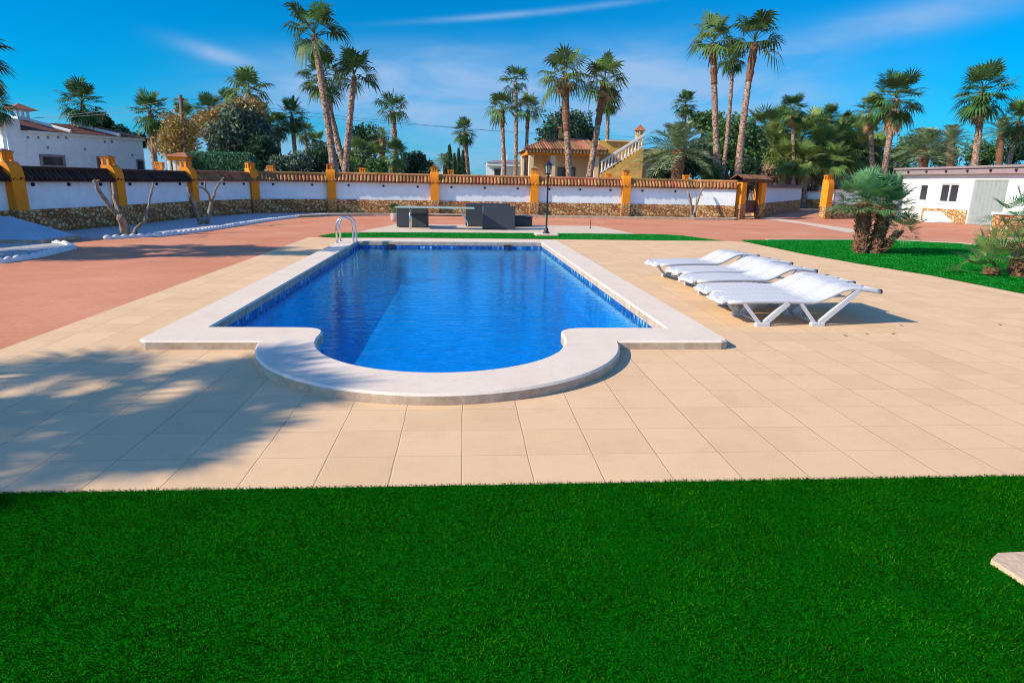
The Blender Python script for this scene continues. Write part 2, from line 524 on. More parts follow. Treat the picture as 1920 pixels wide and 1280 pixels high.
# ------------------------------------------------------------------ mesh and object helpers
class MB:
    def __init__(self):
        self.v, self.f = [], []

    def add(self, vs, fs):
        n = len(self.v)
        self.v += [tuple(p) for p in vs]
        self.f += [tuple(i + n for i in f) for f in fs]
        return self

    def box(self, x0, x1, y0, y1, z0, z1, mtx=None):
        vs = [Vector(p) for p in ((x0, y0, z0), (x1, y0, z0), (x1, y1, z0), (x0, y1, z0), (x0, y0, z1), (x1, y0, z1), (x1, y1, z1), (x0, y1, z1))]
        if mtx is not None:
            vs = [mtx @ p for p in vs]
        return self.add(vs, [(0, 3, 2, 1), (4, 5, 6, 7), (0, 1, 5, 4), (1, 2, 6, 5), (2, 3, 7, 6), (3, 0, 4, 7)])

    def bbox(self, x0, x1, y0, y1, z0, z1, b=.012):
        """a box with chamfered vertical and top edges"""
        vs, fs = [], []
        for (z, i) in ((z0, 0), (z1 - b, 0), (z1, b)):
            vs += [(x0 + i + b, y0 + i, z), (x1 - i - b, y0 + i, z), (x1 - i, y0 + i + b, z), (x1 - i, y1 - i - b, z),
                   (x1 - i - b, y1 - i, z), (x0 + i + b, y1 - i, z), (x0 + i, y1 - i - b, z), (x0 + i, y0 + i + b, z)]
        for k in range(2):
            for i in range(8):
                j = (i + 1) % 8
                fs.append((k * 8 + i, k * 8 + j, k * 8 + 8 + j, k * 8 + 8 + i))
        fs.append(tuple(range(16, 24)))
        fs.append(tuple(reversed(range(8))))
        return self.add(vs, fs)

    def beam(self, a, b, w, h, up=Vector((0, 0, 1))):
        a, b = Vector(a), Vector(b)
        d = (b - a).normalized()
        s = d.cross(up)
        if s.length < 1e-4:
            s = Vector((1, 0, 0))
        s.normalize()
        u = s.cross(d)
        vs = [p + s * (i * w / 2) + u * (j * h / 2) for p in (a, b) for (i, j) in ((-1, -1), (1, -1), (1, 1), (-1, 1))]
        return self.add(vs, [(3, 2, 1, 0), (4, 5, 6, 7), (0, 1, 5, 4), (1, 2, 6, 5), (2, 3, 7, 6), (3, 0, 4, 7)])

    def tube(self, pts, rad, n=8, cap=True):
        pts = [Vector(p) for p in pts]
        if not hasattr(rad, '__len__'):
            rad = [rad] * len(pts)
        vs, fs = [], []
        ref = None
        for i, p in enumerate(pts):
            d = (pts[min(i + 1, len(pts) - 1)] - pts[max(i - 1, 0)]).normalized()
            if ref is None:
                ref = d.orthogonal().normalized()
            ref = (ref - d * ref.dot(d))
            if ref.length < 1e-6:
                ref = d.orthogonal()
            ref.normalize()
            s = d.cross(ref)
            for k in range(n):
                a = 2 * math.pi * k / n
                vs.append(p + (ref * math.cos(a) + s * math.sin(a)) * rad[i])
        for i in range(len(pts) - 1):
            for k in range(n):
                fs.append((i * n + k, i * n + (k + 1) % n, (i + 1) * n + (k + 1) % n, (i + 1) * n + k))
        if cap:
            fs.append(tuple(reversed(range(n))))
            fs.append(tuple((len(pts) - 1) * n + k for k in range(n)))
        return self.add(vs, fs)

    def lathe(self, prof, c=(0, 0, 0), n=14):
        vs, fs = [], []
        for (r, z) in prof:
            for k in range(n):
                a = 2 * math.pi * k / n
                vs.append((c[0] + r * math.cos(a), c[1] + r * math.sin(a), c[2] + z))
        for i in range(len(prof) - 1):
            for k in range(n):
                fs.append((i * n + k, i * n + (k + 1) % n, (i + 1) * n + (k + 1) % n, (i + 1) * n + k))
        fs.append(tuple(reversed(range(n))))
        fs.append(tuple((len(prof) - 1) * n + k for k in range(n)))
        return self.add(vs, fs)

    def extrude(self, poly, axis_vec, origin=(0, 0, 0)):
        """closed 3D polygon pushed along a vector"""
        o, e = Vector(origin), Vector(axis_vec)
        n = len(poly)
        a = [o + Vector(p) for p in poly]
        vs = a + [p + e for p in a]
        tri = tessellate_polygon([[Vector(p) for p in poly]])
        fs = [(i, (i + 1) % n, n + (i + 1) % n, n + i) for i in range(n)]
        fs += [tuple(t) for t in tri] + [tuple(n + i for i in reversed(t)) for t in tri]
        return self.add(vs, fs)

    def build(self, name, m, parent=None, smooth=False, loc=None):
        me = bpy.data.meshes.new(name)
        me.from_pydata([tuple(p) for p in self.v], [], self.f)
        me.materials.append(m)
        if smooth:
            me.shade_smooth()
        me.update()
        import bmesh
        bm = bmesh.new()
        bm.from_mesh(me)
        bmesh.ops.recalc_face_normals(bm, faces=bm.faces)
        bm.to_mesh(me)
        bm.free()
        return link(name, me, parent, loc)


def link(name, me, parent=None, loc=None):
    o = bpy.data.objects.new(name, me)
    COL.objects.link(o)
    if loc is not None:
        o.location = loc
    if parent is not None:
        o.parent = parent
    return o


def np_mesh(name, V, F, m):
    """V (n,3), F (k,3|4) arrays -> mesh"""
    V = np.asarray(V, np.float32)
    F = np.asarray(F, np.int32)
    me = bpy.data.meshes.new(name)
    me.vertices.add(len(V))
    me.vertices.foreach_set('co', V.ravel())
    k = F.shape[1]
    me.loops.add(F.size)
    me.loops.foreach_set('vertex_index', F.ravel())
    me.polygons.add(len(F))
    me.polygons.foreach_set('loop_start', np.arange(0, F.size, k, dtype=np.int32))
    me.materials.append(m)
    me.update(calc_edges=True)
    me.validate()
    return me


def tag(o, label=None, cat=None, group=None, kind=None):
    if cat and not kind:
        kind = 'thing'
    for k, v in (('label', label), ('category', cat), ('group', group), ('kind', kind)):
        if v:
            o[k] = v
    return o


def thing(name, label, cat, loc=(0, 0, 0), rz=0.0, group=None):
    o = bpy.data.objects.new(name, None)
    o.empty_display_size = .1
    COL.objects.link(o)
    o.location = loc
    o.rotation_euler = (0, 0, rz)
    return tag(o, label, cat, group)


def copy_tree(o, parent=None):
    c = o.copy()
    COL.objects.link(c)
    c.parent = parent
    for ch in list(o.children):
        copy_tree(ch, c)
    return c


def sheet(name, outer, z, m, holes=(), kind='structure', sub=0):
    loops = [[Vector((x, y, 0)) for x, y in outer]] + [[Vector((x, y, 0)) for x, y in h] for h in holes]
    flat = [p for l in loops for p in l]
    tri = tessellate_polygon(loops)
    me = bpy.data.meshes.new(name)
    fs = []
    for t in tri:
        a, b, c = (flat[i] for i in t)
        fs.append(t if (b - a).cross(c - a).z > 0 else (t[0], t[2], t[1]))
    me.from_pydata([(p.x, p.y, z) for p in flat], [], fs)
    me.materials.append(m)
    me.update()
    o = link(name, me)
    if kind:
        o['kind'] = kind
    return o


# ------------------------------------------------------------------ pool outline
def arc(cx, cy, r, a0, a1, n):
    return [(cx + r * math.cos(R(a0 + (a1 - a0) * i / n)), cy + r * math.sin(R(a0 + (a1 - a0) * i / n))) for i in range(n + 1)]


def fillet_path(pts, spec):
    return pts


PCX = 2.20
inner = [(-.28, 13.15), (-.245, 3.45)]
inner += [(.62, 3.45), (.76, 3.44), (.86, 3.405), (.925, 3.34), (.95, 3.24)]
inner += arc(PCX, 3.06, 1.245, 176, 364, 40)
inner += [(3.45, 3.24), (3.475, 3.34), (3.54, 3.405), (3.64, 3.44), (3.78, 3.45)]
inner += [(4.65, 3.45), (4.46, 13.42)]
outer = [(-.72, 13.85), (-.68, 2.98), (-.66, 2.92), (-.60, 2.885)]
outer += arc(PCX, 3.04, 1.745, 185.2, 354.8, 48)
outer += [(5.02, 2.885), (5.08, 2.92), (5.10, 2.98), (4.93, 14.2)]
CZ = 0.09                                                                 # coping height


def mid(k=.5):
    return [(-.45, 13.5), (-.42, 3.2), (.7, 3.2)] + arc(PCX, 3.06, 1.5, 176, 364, 24) + [(3.7, 3.2), (4.8, 3.2), (4.65, 13.75)]


hole = mid()

# ------------------------------------------------------------------ ground surfaces
sheet('terrain', [(-260, -60), (260, -60), (260, 480), (-260, 480)], -.03, M['terrain'], [hole])
sheet('courtyard_paving', [(-12, -8), (34, -8), (34, 44), (21, 44), (19.3, 31.0), (16.5, 28.6), (-3.8, 27.5), (-7.2, 26.4), (-8.6, 22), (-12, 10)], -.012, M['paving'], [hole])
DX0, DX1 = -4.8 * T, 11.53
deck_poly = [(DX0, 0), (DX1, 0), (11.53, 6.4), (11.50, 8.4), (11.12, 10.3), (10.9, 12.2), (10.85, 15.2), (10.4, 15.55), (8, 15.42), (1.3, 15.25), (-1.0, 14.95), (DX0, 14.95)]
deck = sheet('pool_deck', deck_poly, 0.0, M['tile'], [hole])
sheet('paved_pad', [(-.95, 17.1), (8.2, 17.75), (7.6, 21.6), (-.1, 21.0)], -.006, M['pad'])
sheet('cream_path', [(18.05, 30.0), (19.2, 30.6), (18.75, 25), (18.3, 21.2), (16.9, 19.8), (17.9, 25)], -.006, M['pad'])
right_lawn = [(10.86, 15.4), (11.0, 15.95), (13.05, 16.24), (16.2, 16.6), (18.05, 15.75), (18.3, 13.4), (19, 6), (19, 0.03), (DX1 + .01, 0.03), (11.54, 6.4), (11.51, 8.4), (11.13, 10.3), (10.91, 12.2)]
back_lawn = [(-1.75, 15.35), (-1.0, 14.97), (1.3, 15.27), (8, 15.44), (10.4, 15.57), (10.1, 15.85), (9.6, 17.3), (9.0, 17.75), (6.4, 17.6), (1.2, 17.15), (-1.45, 16.55)]
front_lawn = [(-9, -7), (19, -7), (19, 0), (-9, 0)]
sheet('lawn_base', front_lawn, .006, M['turf'])
sheet('lawn_base', right_lawn, .006, M['turf'])
sheet('lawn_base', back_lawn, .006, M['turf'])
kb = MB()
rl = [(11.9, 16.12), (13.05, 16.33), (16.2, 16.7), (18.15, 15.85), (18.42, 13.4), (19.15, 6)]
for a, b_ in zip(rl[:-1], rl[1:]):
    kb.beam((a[0], a[1], -.005), (b_[0], b_[1], -.005), .14, .05)
tag(kb.build('kerb_strip', M['pad']), kind='structure')


# ------------------------------------------------------------------ turf blades
def inside(poly, x, y):
    ins = np.zeros(len(x), bool)
    n = len(poly)
    for i in range(n):
        x0, y0 = poly[i]
        x1, y1 = poly[(i + 1) % n]
        c = ((y0 > y) != (y1 > y)) & (x < (x1 - x0) * (y - y0) / (y1 - y0 + 1e-12) + x0)
        ins ^= c
    return ins


def turf(name, poly, box, n, length, width, label, seed, lean=(-.35, -.25), m='blade'):
    g = np.random.default_rng(seed)
    x = g.uniform(box[0], box[1], n)
    y = g.uniform(box[2], box[3], n)
    k = inside(poly, x, y)
    x, y = x[k], y[k]
    n = len(x)
    L = length * g.uniform(.6, 1.15, n)
    # pile lies in tufts: lean varies smoothly over the lawn plus a random part
    ax = lean[0] + .45 * np.sin(x * 7.1 + 2.3 * np.sin(y * 5.3)) * np.sin(y * 6.2) + g.normal(0, .55, n)
    ay = lean[1] + .45 * np.sin(y * 8.3 + 1.7 * np.sin(x * 4.1)) * np.sin(x * 5.6) + g.normal(0, .55, n)
    d = np.stack([ax, ay, np.ones(n) * 1.0], 1)
    d /= np.linalg.norm(d, axis=1)[:, None]
    a = g.uniform(0, 2 * np.pi, n)
    s = np.stack([np.cos(a), np.sin(a), np.zeros(n)], 1) * (width / 2)
    b0 = np.stack([x, y, np.full(n, .002)], 1)
    mid_ = b0 + d * (L * .55)[:, None]
    d2 = d.copy()
    d2[:, 2] -= .45
    tip = mid_ + d2 * (L * .5)[:, None]
    V = np.concatenate([b0 - s, b0 + s, mid_ + s * .8, mid_ - s * .8, tip], 0)
    i = np.arange(n)
    F = np.concatenate([np.stack([i, i + n, i + 2 * n], 1), np.stack([i, i + 2 * n, i + 3 * n], 1), np.stack([i + 3 * n, i + 2 * n, i + 4 * n], 1)], 0)
    o = link(name, np_mesh(name, V, F, M[m]))
    tag(o, label, 'grass', kind='stuff')
    return o


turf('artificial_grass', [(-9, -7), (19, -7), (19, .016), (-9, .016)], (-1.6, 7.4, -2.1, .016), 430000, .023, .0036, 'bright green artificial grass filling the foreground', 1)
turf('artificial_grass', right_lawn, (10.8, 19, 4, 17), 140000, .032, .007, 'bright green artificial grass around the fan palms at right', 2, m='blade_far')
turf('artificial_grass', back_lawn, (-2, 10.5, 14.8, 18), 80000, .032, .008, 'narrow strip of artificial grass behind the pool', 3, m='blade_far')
sl = MB()
sl.extrude([(4.75, -.83, 0), (4.82, -.785, 0), (5.35, -.77, 0), (5.40, -1.2, 0), (4.95, -1.22, 0), (4.765, -.99, 0)], (0, 0, .03))
tag(sl.build('stepping_slab', M['slab']), 'cream stone slab set in the front lawn at the right edge', 'paving slab')
# ------------------------------------------------------------------ swimming pool
pool = thing('swimming_pool', 'rectangular blue swimming pool with rounded front step and pale coping', 'swimming pool', (0, 0, 0))


def ring_mesh(inn, out, z0, z1, bev=.015):
    """pale coping: top face between the outlines, riser outside, lip inside"""
    mb = MB()
    nI, nO = len(inn), len(out)
    vi = [(x, y, z1) for x, y in inn]
    vo_ = [(x, y, z1) for x, y in out]
    tri = tessellate_polygon([[Vector((x, y, 0)) for x, y in out], [Vector((x, y, 0)) for x, y in inn]])
    mb.add(vo_ + vi, [tuple(t) for t in tri])

    def off(poly, d):
        res = []
        n = len(poly)
        for i in range(n):
            p0, p1, p2 = Vector(poly[i - 1]), Vector(poly[i]), Vector(poly[(i + 1) % n])
            t = (p2 - p0).normalized()
            res.append((p1.x + t.y * d, p1.y - t.x * d))
        return res
    sgn_o = -1 if sum((out[i][0] * out[(i + 1) % nO][1] - out[(i + 1) % nO][0] * out[i][1]) for i in range(nO)) < 0 else 1
    for poly, d in ((out, .018 * sgn_o), (inn, -.02 * (-1 if sum((inn[i][0] * inn[(i + 1) % nI][1] - inn[(i + 1) % nI][0] * inn[i][1]) for i in range(nI)) < 0 else 1))):
        n = len(poly)
        o2 = off(poly, d)
        vs = [(x, y, z1) for x, y in poly] + [(x, y, z1 - .018) for x, y in o2] + [(x, y, z0) for x, y in o2]
        fs = []
        for i in range(n):
            j = (i + 1) % n
            fs += [(i, j, n + j, n + i), (n + i, n + j, 2 * n + j, 2 * n + i)]
        mb.add(vs, fs)
    return mb


import bmesh
ro = ring_mesh(inner, outer, -.012, CZ).build('coping', M['coping'], pool)
wall_b, wall_t = MB(), MB()
n = len(inner)
BZ, WZ = -.70, -.07
fr = -.15
wall_t.add([(x, y, CZ - .03) for x, y in inner] + [(x, y, fr) for x, y in inner], [(i, (i + 1) % n, n + (i + 1) % n, n + i) for i in range(n)])
wall_b.add([(x, y, fr) for x, y in inner] + [(x, y, BZ) for x, y in inner], [(i, (i + 1) % n, n + (i + 1) % n, n + i) for i in range(n)])
tri = tessellate_polygon([[Vector((x, y, 0)) for x, y in inner]])
wall_b.add([(x, y, BZ) for x, y in inner], [tuple(t) for t in tri])
wall_t.build('waterline_band', M['band'], pool)
wall_b.build('basin', M['basin'], pool)
for x in (.55, 3.55):
    f = MB()
    f.box(x - .10, x + .10, 13.12 + (x * .055), 13.24 + x * .055, -.055, .01)
    f.build('skimmer', M['dark'], pool)
sheet('water', [(x, y) for x, y in inner], WZ, M['water'])

# ladder
lad = thing('pool_ladder', 'polished steel pool ladder with two hooped handrails at the far left corner', 'pool ladder', (-.31, 12.75, CZ))
for dy in (-.22, .22):
    pts = [(-.36, dy, -.02), (-.36, dy, .40)]
    pts += [(-.36 + .20 * (1 - math.cos(a)), dy, .40 + .21 * math.sin(a)) for a in [math.pi * k / 10 for k in range(1, 10)]]
    pts += [(.04, dy, .40), (.04, dy, -.7)]
    t = MB()
    t.tube(pts, .021, 10)
    h = t.build('handrail', M['steel'], lad, True)
    fl = MB()
    fl.lathe([(.05, -.0), (.05, .012), (.022, .03)], (-.36, dy, 0), 12)
    fl.build('flange', M['steel'], h, True)
for z in (-.25, -.5):
    t = MB()
    t.box(.0, .08, -.22, .22, z - .012, z + .012)
    t.build('tread', M['steel'], lad)

# ------------------------------------------------------------------ sun loungers
LEN, WID = 1.98, .645


def prof(s):
    """bed height along the lounger, s from foot to head"""
    if s < .16:
        return .255 + .045 * math.sin(s / .16 * math.pi / 2)
    if s < 1.12:
        return .30 + .012 * math.sin((s - .16) / .96 * math.pi)
    if s < 1.62:
        t = (s - 1.12) / .5
        return .30 + .165 * (t * t * (3 - 2 * t))
    return .465 - .04 * ((s - 1.62) / .36) ** 1.5


def make_lounger():
    root = thing('sun_lounger', 'white slatted sun lounger', 'sun lounger', (0, 0, 0))
    bed = MB()
    S = [.06 + i * .066 for i in range(30)]
    for s in S:
        if s > LEN - .05:
            break
        z = prof(s)
        d = (prof(s + .02) - prof(s - .02)) / .04
        ca = 1 / math.hypot(1, d)
        w = .0305
        rr = 0.0
        if s < .16:
            rr = .10 * (1 - s / .16)
        for (y0, y1) in ((-WID / 2 + .03 + rr, -.02), (.02, WID / 2 - .03 - rr)):
            bed.add([(s - w * ca, y0, z - w * d * ca), (s + w * ca, y0, z + w * d * ca), (s + w * ca, (y0 + y1) / 2, z + w * d * ca - .012), (s - w * ca, (y0 + y1) / 2, z - w * d * ca - .012),
                     (s + w * ca, y1, z + w * d * ca + .003), (s - w * ca, y1, z - w * d * ca + .003),
                     (s - w * ca, y0, z - w * d * ca - .016), (s + w * ca, y0, z + w * d * ca - .016), (s + w * ca, (y0 + y1) / 2, z + w * d * ca - .028), (s - w * ca, (y0 + y1) / 2, z - w * d * ca - .028),
                     (s + w * ca, y1, z + w * d * ca - .013), (s - w * ca, y1, z - w * d * ca - .013)],
                    [(0, 1, 2, 3), (3, 2, 4, 5), (6, 9, 8, 7), (9, 11, 10, 8), (1, 7, 8, 2), (2, 8, 10, 4), (0, 3, 9, 6), (3, 5, 11, 9), (0, 6, 7, 1), (5, 4, 10, 11)])
    bed.build('bed', M['plastic'], root)
    fr_ = MB()
    ss = [.10 + i * .055 for i in range(35)]
    for sy in (-1, 1):
        fr_.tube([(s, sy * (WID / 2 - .022 - (.0 if s > .2 else (.2 - s) * .5)), prof(s) - .014) for s in ss if s <= LEN], .026, 8)
    fr_.tube([(.055, y, prof(.05) - .012) for y in (-.2, -.1, 0, .1, .2)], .026, 8)
    fr_.tube([(LEN - .01, y, prof(LEN) - .012) for y in (-.27, -.13, 0, .13, .27)], .026, 8)
    fr_.tube([(s, 0, prof(s) - .006) for s in ss if s <= LEN], .02, 6)
    fr_.build('frame', M['plastic'], root, True)
    for sy in (-1, 1):
        y = sy * (WID / 2 - .02)
        for (sf, sa, sb) in ((.52, .27, .82), (1.22, .98, 1.70)):
            lg = MB()
            lg.beam((sf - .03, y, .03), (sa, y, prof(sa) - .03), .035, .035)
            lg.beam((sf + .03, y, .03), (sb, y, prof(sb) - .03), .045, .06)
            lg.bbox(sf - .085, sf + .095, y - .03, y + .03, 0, .045, .01)
            lg.build('leg', M['plastic'], root)
        c = MB()
        c.lathe([(.024, -.015), (.03, -.01), (.03, .025), (.02, .035)], (LEN + .0, sy * (WID / 2 - .03), prof(LEN) - .02), 8)
        c.build('end_cap', M['dark'], root)
    for sx in (.52, 1.22):
        cb = MB()
        cb.tube([(sx, -WID / 2 + .03, .035), (sx, WID / 2 - .03, .035)], .016, 6)
        cb.build('crossbar', M['plastic'], root, True)
    return root


lg0 = make_lounger()
lspots = [(6.42, 4.27, 2, 'white slatted sun lounger nearest the camera, seen with its V shaped legs whole'),
          (6.50, 4.94, 1, 'white slatted sun lounger pushed up against the far side of the nearest one'),
          (6.60, 5.95, 8, 'white slatted sun lounger in the middle of the row of five'),
          (6.68, 6.82, 8, 'white slatted sun lounger second from the far end of the row'),
          (6.60, 7.80, 11, 'white slatted sun lounger farthest from the camera in the row')]
for i, (x, y, a, lab) in enumerate(lspots):
    o = lg0 if i == 0 else copy_tree(lg0)
    c, s = math.cos(R(a)), math.sin(R(a))
    o.location = (x - c * LEN / 2, y - s * LEN / 2, 0.001)
    o.rotation_euler = (0, 0, R(a))
    o['label'] = lab
    o['group'] = 'white sun loungers on the pool deck'

for i, (px, py, lab) in enumerate([(1585, 630, 'small dry brown leaf on the deck, leftmost of the loose leaves'), (1625, 627, 'upright curled dry leaf on the deck tiles'),
                                   (1675, 627, 'flat dry leaf on the deck below the lounger shadow tip'), (1690, 611, 'dry leaf lying just off the lounger shadow tip'),
                                   (1875, 610, 'lone dry leaf far right on the deck')]):
    p = ground(px, py)
    lf = MB()
    k = .03
    lf.add([(-k, 0, .004), (0, -.012, .012), (k, .0, .022), (0, .014, .014), (0.2 * k, 0, .006)], [(0, 1, 4), (1, 2, 4), (2, 3, 4), (3, 0, 4)])
    o = tag(lf.build('fallen_leaf', M['leafdry'], loc=p), lab, 'leaf', 'dry leaves on the deck')
    o.rotation_euler = (0, 0, rnd.uniform(0, 6))

# ------------------------------------------------------------------ boundary wall
P = [(-10.4, 9.6), (-9.1, 14.3), (-8.45, 17.9), (-8.05, 22.5), (-6.95, 26.4), (-3.8, 27.72), (1.0, 28.18), (5.85, 28.45), (10.45, 28.55), (13.9, 28.72), (16.1, 28.45)]
WDROP = [-.13, -.13, -.13, -.09, -.04, 0, 0, 0, 0, 0]
WALL_LABEL = ['shaded white wall bay cut by the left edge, beside the pump cover', 'shaded white wall bay behind the nearer pruned tree', 'shaded white wall bay between the two pruned trees',
              'white wall bay behind the farther pruned tree, in front of the clipped hedge', 'shaded white wall bay left of the two leaning tall palm trunks', 'white wall bay behind the potted plant and table end',
              'white wall bay directly behind the dark rattan seats', 'white wall bay right of the lamp post, below the villa porch', 'white wall bay below the villa stair, with a small dead tree at its end',
              'short sunlit white wall bay between the dead tree and the gate']
for i in range(len(P) - 1):
    a, b = Vector((*P[i], 0)), Vector((*P[i + 1], 0))
    d = b - a
    L = d.length
    ang = math.atan2(d.y, d.x)
    w = thing('boundary_wall', WALL_LABEL[i], 'wall', a, ang, 'bays of the boundary wall')
    MB().box(0, L, -.05, .15, 0, .65).build('stone_base', M['stone'], w)
    MB().box(0, L, 0, .12, .653, 1.56 + WDROP[i]).build('white_panel', M['white'], w)
    tb = MB()
    nT = max(3, int(round(L / .165)))
    sp_ = L / nT
    zr, ze, e = 1.83 + WDROP[i], 1.50 + WDROP[i] * .6, .24
    if i == 9:
        e = .14
    tb.add([(0, .06, zr - .03), (L, .06, zr - .03), (L, -e + .05, ze - .01), (0, -e + .05, ze - .01), (0, -e + .05, ze - .05), (L, -e + .05, ze - .05), (0, .10, ze + .03), (L, .10, ze + .03)],
           [(0, 1, 2, 3), (3, 2, 5, 4), (4, 5, 7, 6)])
    tb.add([(0, .06, zr - .03), (L, .06, zr - .03), (L, e + .1, ze), (0, e + .1, ze), (0, .13, ze - .02), (L, .13, ze - .02)], [(0, 1, 2, 3), (3, 2, 5, 4)])
    for k in range(nT):
        cx = (k + .5) * sp_
        r = sp_ * .36
        j = rnd.uniform(-.015, .015)
        vs = []
        for (yy, zz, rr) in ((.05, zr - .02, r * .9), (-e / 2 + .03, (zr + ze) / 2 - .01, r), (-e + j, ze - .012 + rnd.uniform(-.008, .008), r * 1.08)):
            for q in range(6):
                t = math.pi * q / 5
                vs.append((cx + rr * math.cos(t), yy, zz + rr * math.sin(t) - .01))
        fs = [(u * 6 + q, u * 6 + q + 1, (u + 1) * 6 + q + 1, (u + 1) * 6 + q) for u in range(2) for q in range(5)]
        tb.add(vs, fs)
    tb.tube([(0, .06, zr), (L, .06, zr)], .075, 8)
    tb.build('tile_coping', M['blacktile'] if i < 3 else M['terracotta'], w)
    nl = 3 if L > 3.5 else (2 if i != 9 else 0)
    for k in range(nl):
        q = a + d * ((k + .5) / nl)
        nrm = Vector((d.y, -d.x, 0)).normalized()
        lm = MB()
        lm.lathe([(.055, 0), (.055, .012), (.04, .05), (.015, .065)], n=10)
        o = lm.build('wall_lamp', M['iron'], loc=q + nrm * .002 + Vector((0, 0, 1.30)))
        o.rotation_euler = (R(90), 0, ang)
        tag(o, 'small dark round lamp fixed high on the white boundary wall', 'wall lamp', 'small round lamps along the boundary wall')


def make_pillar(loc, ang, label, gate=False, hgt=0.0, back=False):
    w = thing('wall_pillar', label, 'pillar', loc, ang, 'ochre pillars of the boundary wall')
    hw = .19
    st = MB()
    st.box(-hw - .02, hw + .02, -.25, .17, 0, .66)
    st.build('stone_base', M['stone'], w)
    pr = [(-.21, .663), (-.21, 1.60)]
    pr += [(-.21 + .19 * (1 - math.cos(t)) , 1.60 + .40 * math.sin(t)) for t in [math.pi / 2 * k / 8 for k in range(1, 9)]]
    pr += [(.24, 2.0), (.24, .663)]
    bd = MB()
    bd.extrude([(-hw, y, z + (hgt if z > .7 else 0)) for y, z in pr], (2 * hw, 0, 0))
    bd.build('shaft', M['ochre'], w)
    ln = MB()
    z0 = 2.002 + hgt
    for (sx, sy) in ((-1, -1), (1, -1), (1, 1), (-1, 1)):
        ln.box(sx * .12 - .035, sx * .12 + .035, .11 + sy * .09 - .03, .11 + sy * .09 + .03, z0, z0 + .19)
    ln.box(-.03, .03, -.012, .04, z0, z0 + .187)
    ln.box(-.165, .165, -.03, .25, z0 + .192, z0 + .235)
    ln.build('lantern', M['ochre'], w)
    cp = MB()
    cp.add([(-.19, -.06, z0 + .238), (.19, -.06, z0 + .238), (.19, .28, z0 + .238), (-.19, .28, z0 + .238), (0, .11, z0 + .31)], [(0, 1, 4), (1, 2, 4), (2, 3, 4), (3, 0, 4), (3, 2, 1, 0)])
    cp.build('cap', M['oldtile'], w)
    return w


PL = ['ochre wall pillar at far left, largest and nearest the camera', 'ochre wall pillar right of the white house windows, behind the nearer pruned tree', 'ochre wall pillar between the pruned trees, under the leaning utility pole',
      'ochre wall pillar at the right end of the clipped hedge', 'ochre wall pillar at the foot of the tall leaning palms', 'ochre wall pillar behind the green table', 'ochre wall pillar just left of the lamp post',
      'ochre wall pillar in front of the villa stair']
for k, i in enumerate((1, 2, 3, 4, 5, 6, 7, 8)):
    a, b, c = Vector(P[i - 1]), Vector(P[i]), Vector(P[i + 1])
    t = ((b - a).normalized() + (c - b).normalized()).normalized()
    make_pillar((*P[i], 0), math.atan2(t.y, t.x), PL[k], hgt=WDROP[min(i, 9)])

# masonry lanterns standing on the wall between the pillars
for (px, py, Y, lab) in ((680, 325, 28.1, 'small ochre masonry lantern on the wall right of the leaning palms'), (845, 328, 28.6, 'small ochre masonry lantern on the wall below the dark cypresses'),
                         (1141, 333, 28.8, 'small ochre masonry lantern on the wall below the villa balustrade'), (1286, 337, 28.9, 'small ochre masonry lantern on the wall left of the gate'),
                         (300, 317, 24.0, 'small ochre masonry lantern beyond the left wall by the white house'), (508, 325, 27.6, 'small ochre masonry lantern beside the pillar at the hedge end')):
    q = at(px, py, Y)
    w = thing('masonry_lantern', lab, 'lantern', (q.x, Y, 0), 0, 'ochre masonry lanterns')
    pb = MB()
    pb.box(-.12, .12, -.1, .1, 1.2, 1.86)
    pb.build('pedestal', M['ochre'], w)
    ln = MB()
    for (sx, sy) in ((-1, -1), (1, -1), (1, 1), (-1, 1)):
        ln.box(sx * .11 - .035, sx * .11 + .035, sy * .08 - .03, sy * .08 + .03, 1.862, 2.06)
    ln.box(-.03, .03, -.1, -.06, 1.862, 2.06)
    ln.box(-.16, .16, -.13, .13, 2.062, 2.11)
    ln.build('housing', M['ochre'], w)

# gate with tiled canopy
gl_, gr_ = Vector((16.45, 28.75, 0)), Vector((17.95, 29.75, 0))
ga = math.atan2((gr_ - gl_).y, (gr_ - gl_).x)
gate = thing('garden_gate', 'ochre pillared garden gate with tiled canopy and rust brown barred door', 'gate', gl_, ga)
GL = (gr_ - gl_).length
for x in (0, GL):
    p = MB()
    p.box(x - .24, x + .24, -.24, .24, 0, .72)
    pp = p.build('post_base', M['stone'], gate)
    p = MB()
    p.bbox(x - .22, x + .22, -.22, .22, .723, 1.82, .02)
    p.build('post', M['ochre'], gate)
p = MB()
p.box(-.22, GL + .22, -.16, .16, 1.823, 1.93)
p.build('lintel', M['wood'], gate)
p = MB()
for k in range(14):
    x = -.35 + k * (GL + .7) / 13
    for sy in (-1, 1):
        vs = []
        for (yy, zz) in ((0, 2.16), (sy * .42, 1.95)):
            for q in range(5):
                t = math.pi * q / 4
                vs.append((x + .07 * math.cos(t), yy, zz + .06 * math.sin(t)))
        p.add(vs, [(q, q + 1, 6 + q, 5 + q) for q in range(4)])
p.add([(-.4, -.40, 1.935), (GL + .4, -.40, 1.935), (GL + .4, 0, 2.16), (-.4, 0, 2.16), (GL + .4, .40, 1.935), (-.4, .40, 1.935)], [(0, 1, 2, 3), (3, 2, 4, 5), (0, 5, 4, 1)])
p.build('canopy', M['oldtile'], gate)
dr = MB()
dr.box(.26, .32, -.03, .03, .06, 1.78)
dr.box(GL - .32, GL - .26, -.03, .03, .06, 1.78)
dr.box(.32, GL - .32, -.02, .02, .06, .12)
dr.box(.32, GL - .32, -.02, .02, .30, .92)
dr.box(.32, GL - .32, -.02, .02, 1.70, 1.76)
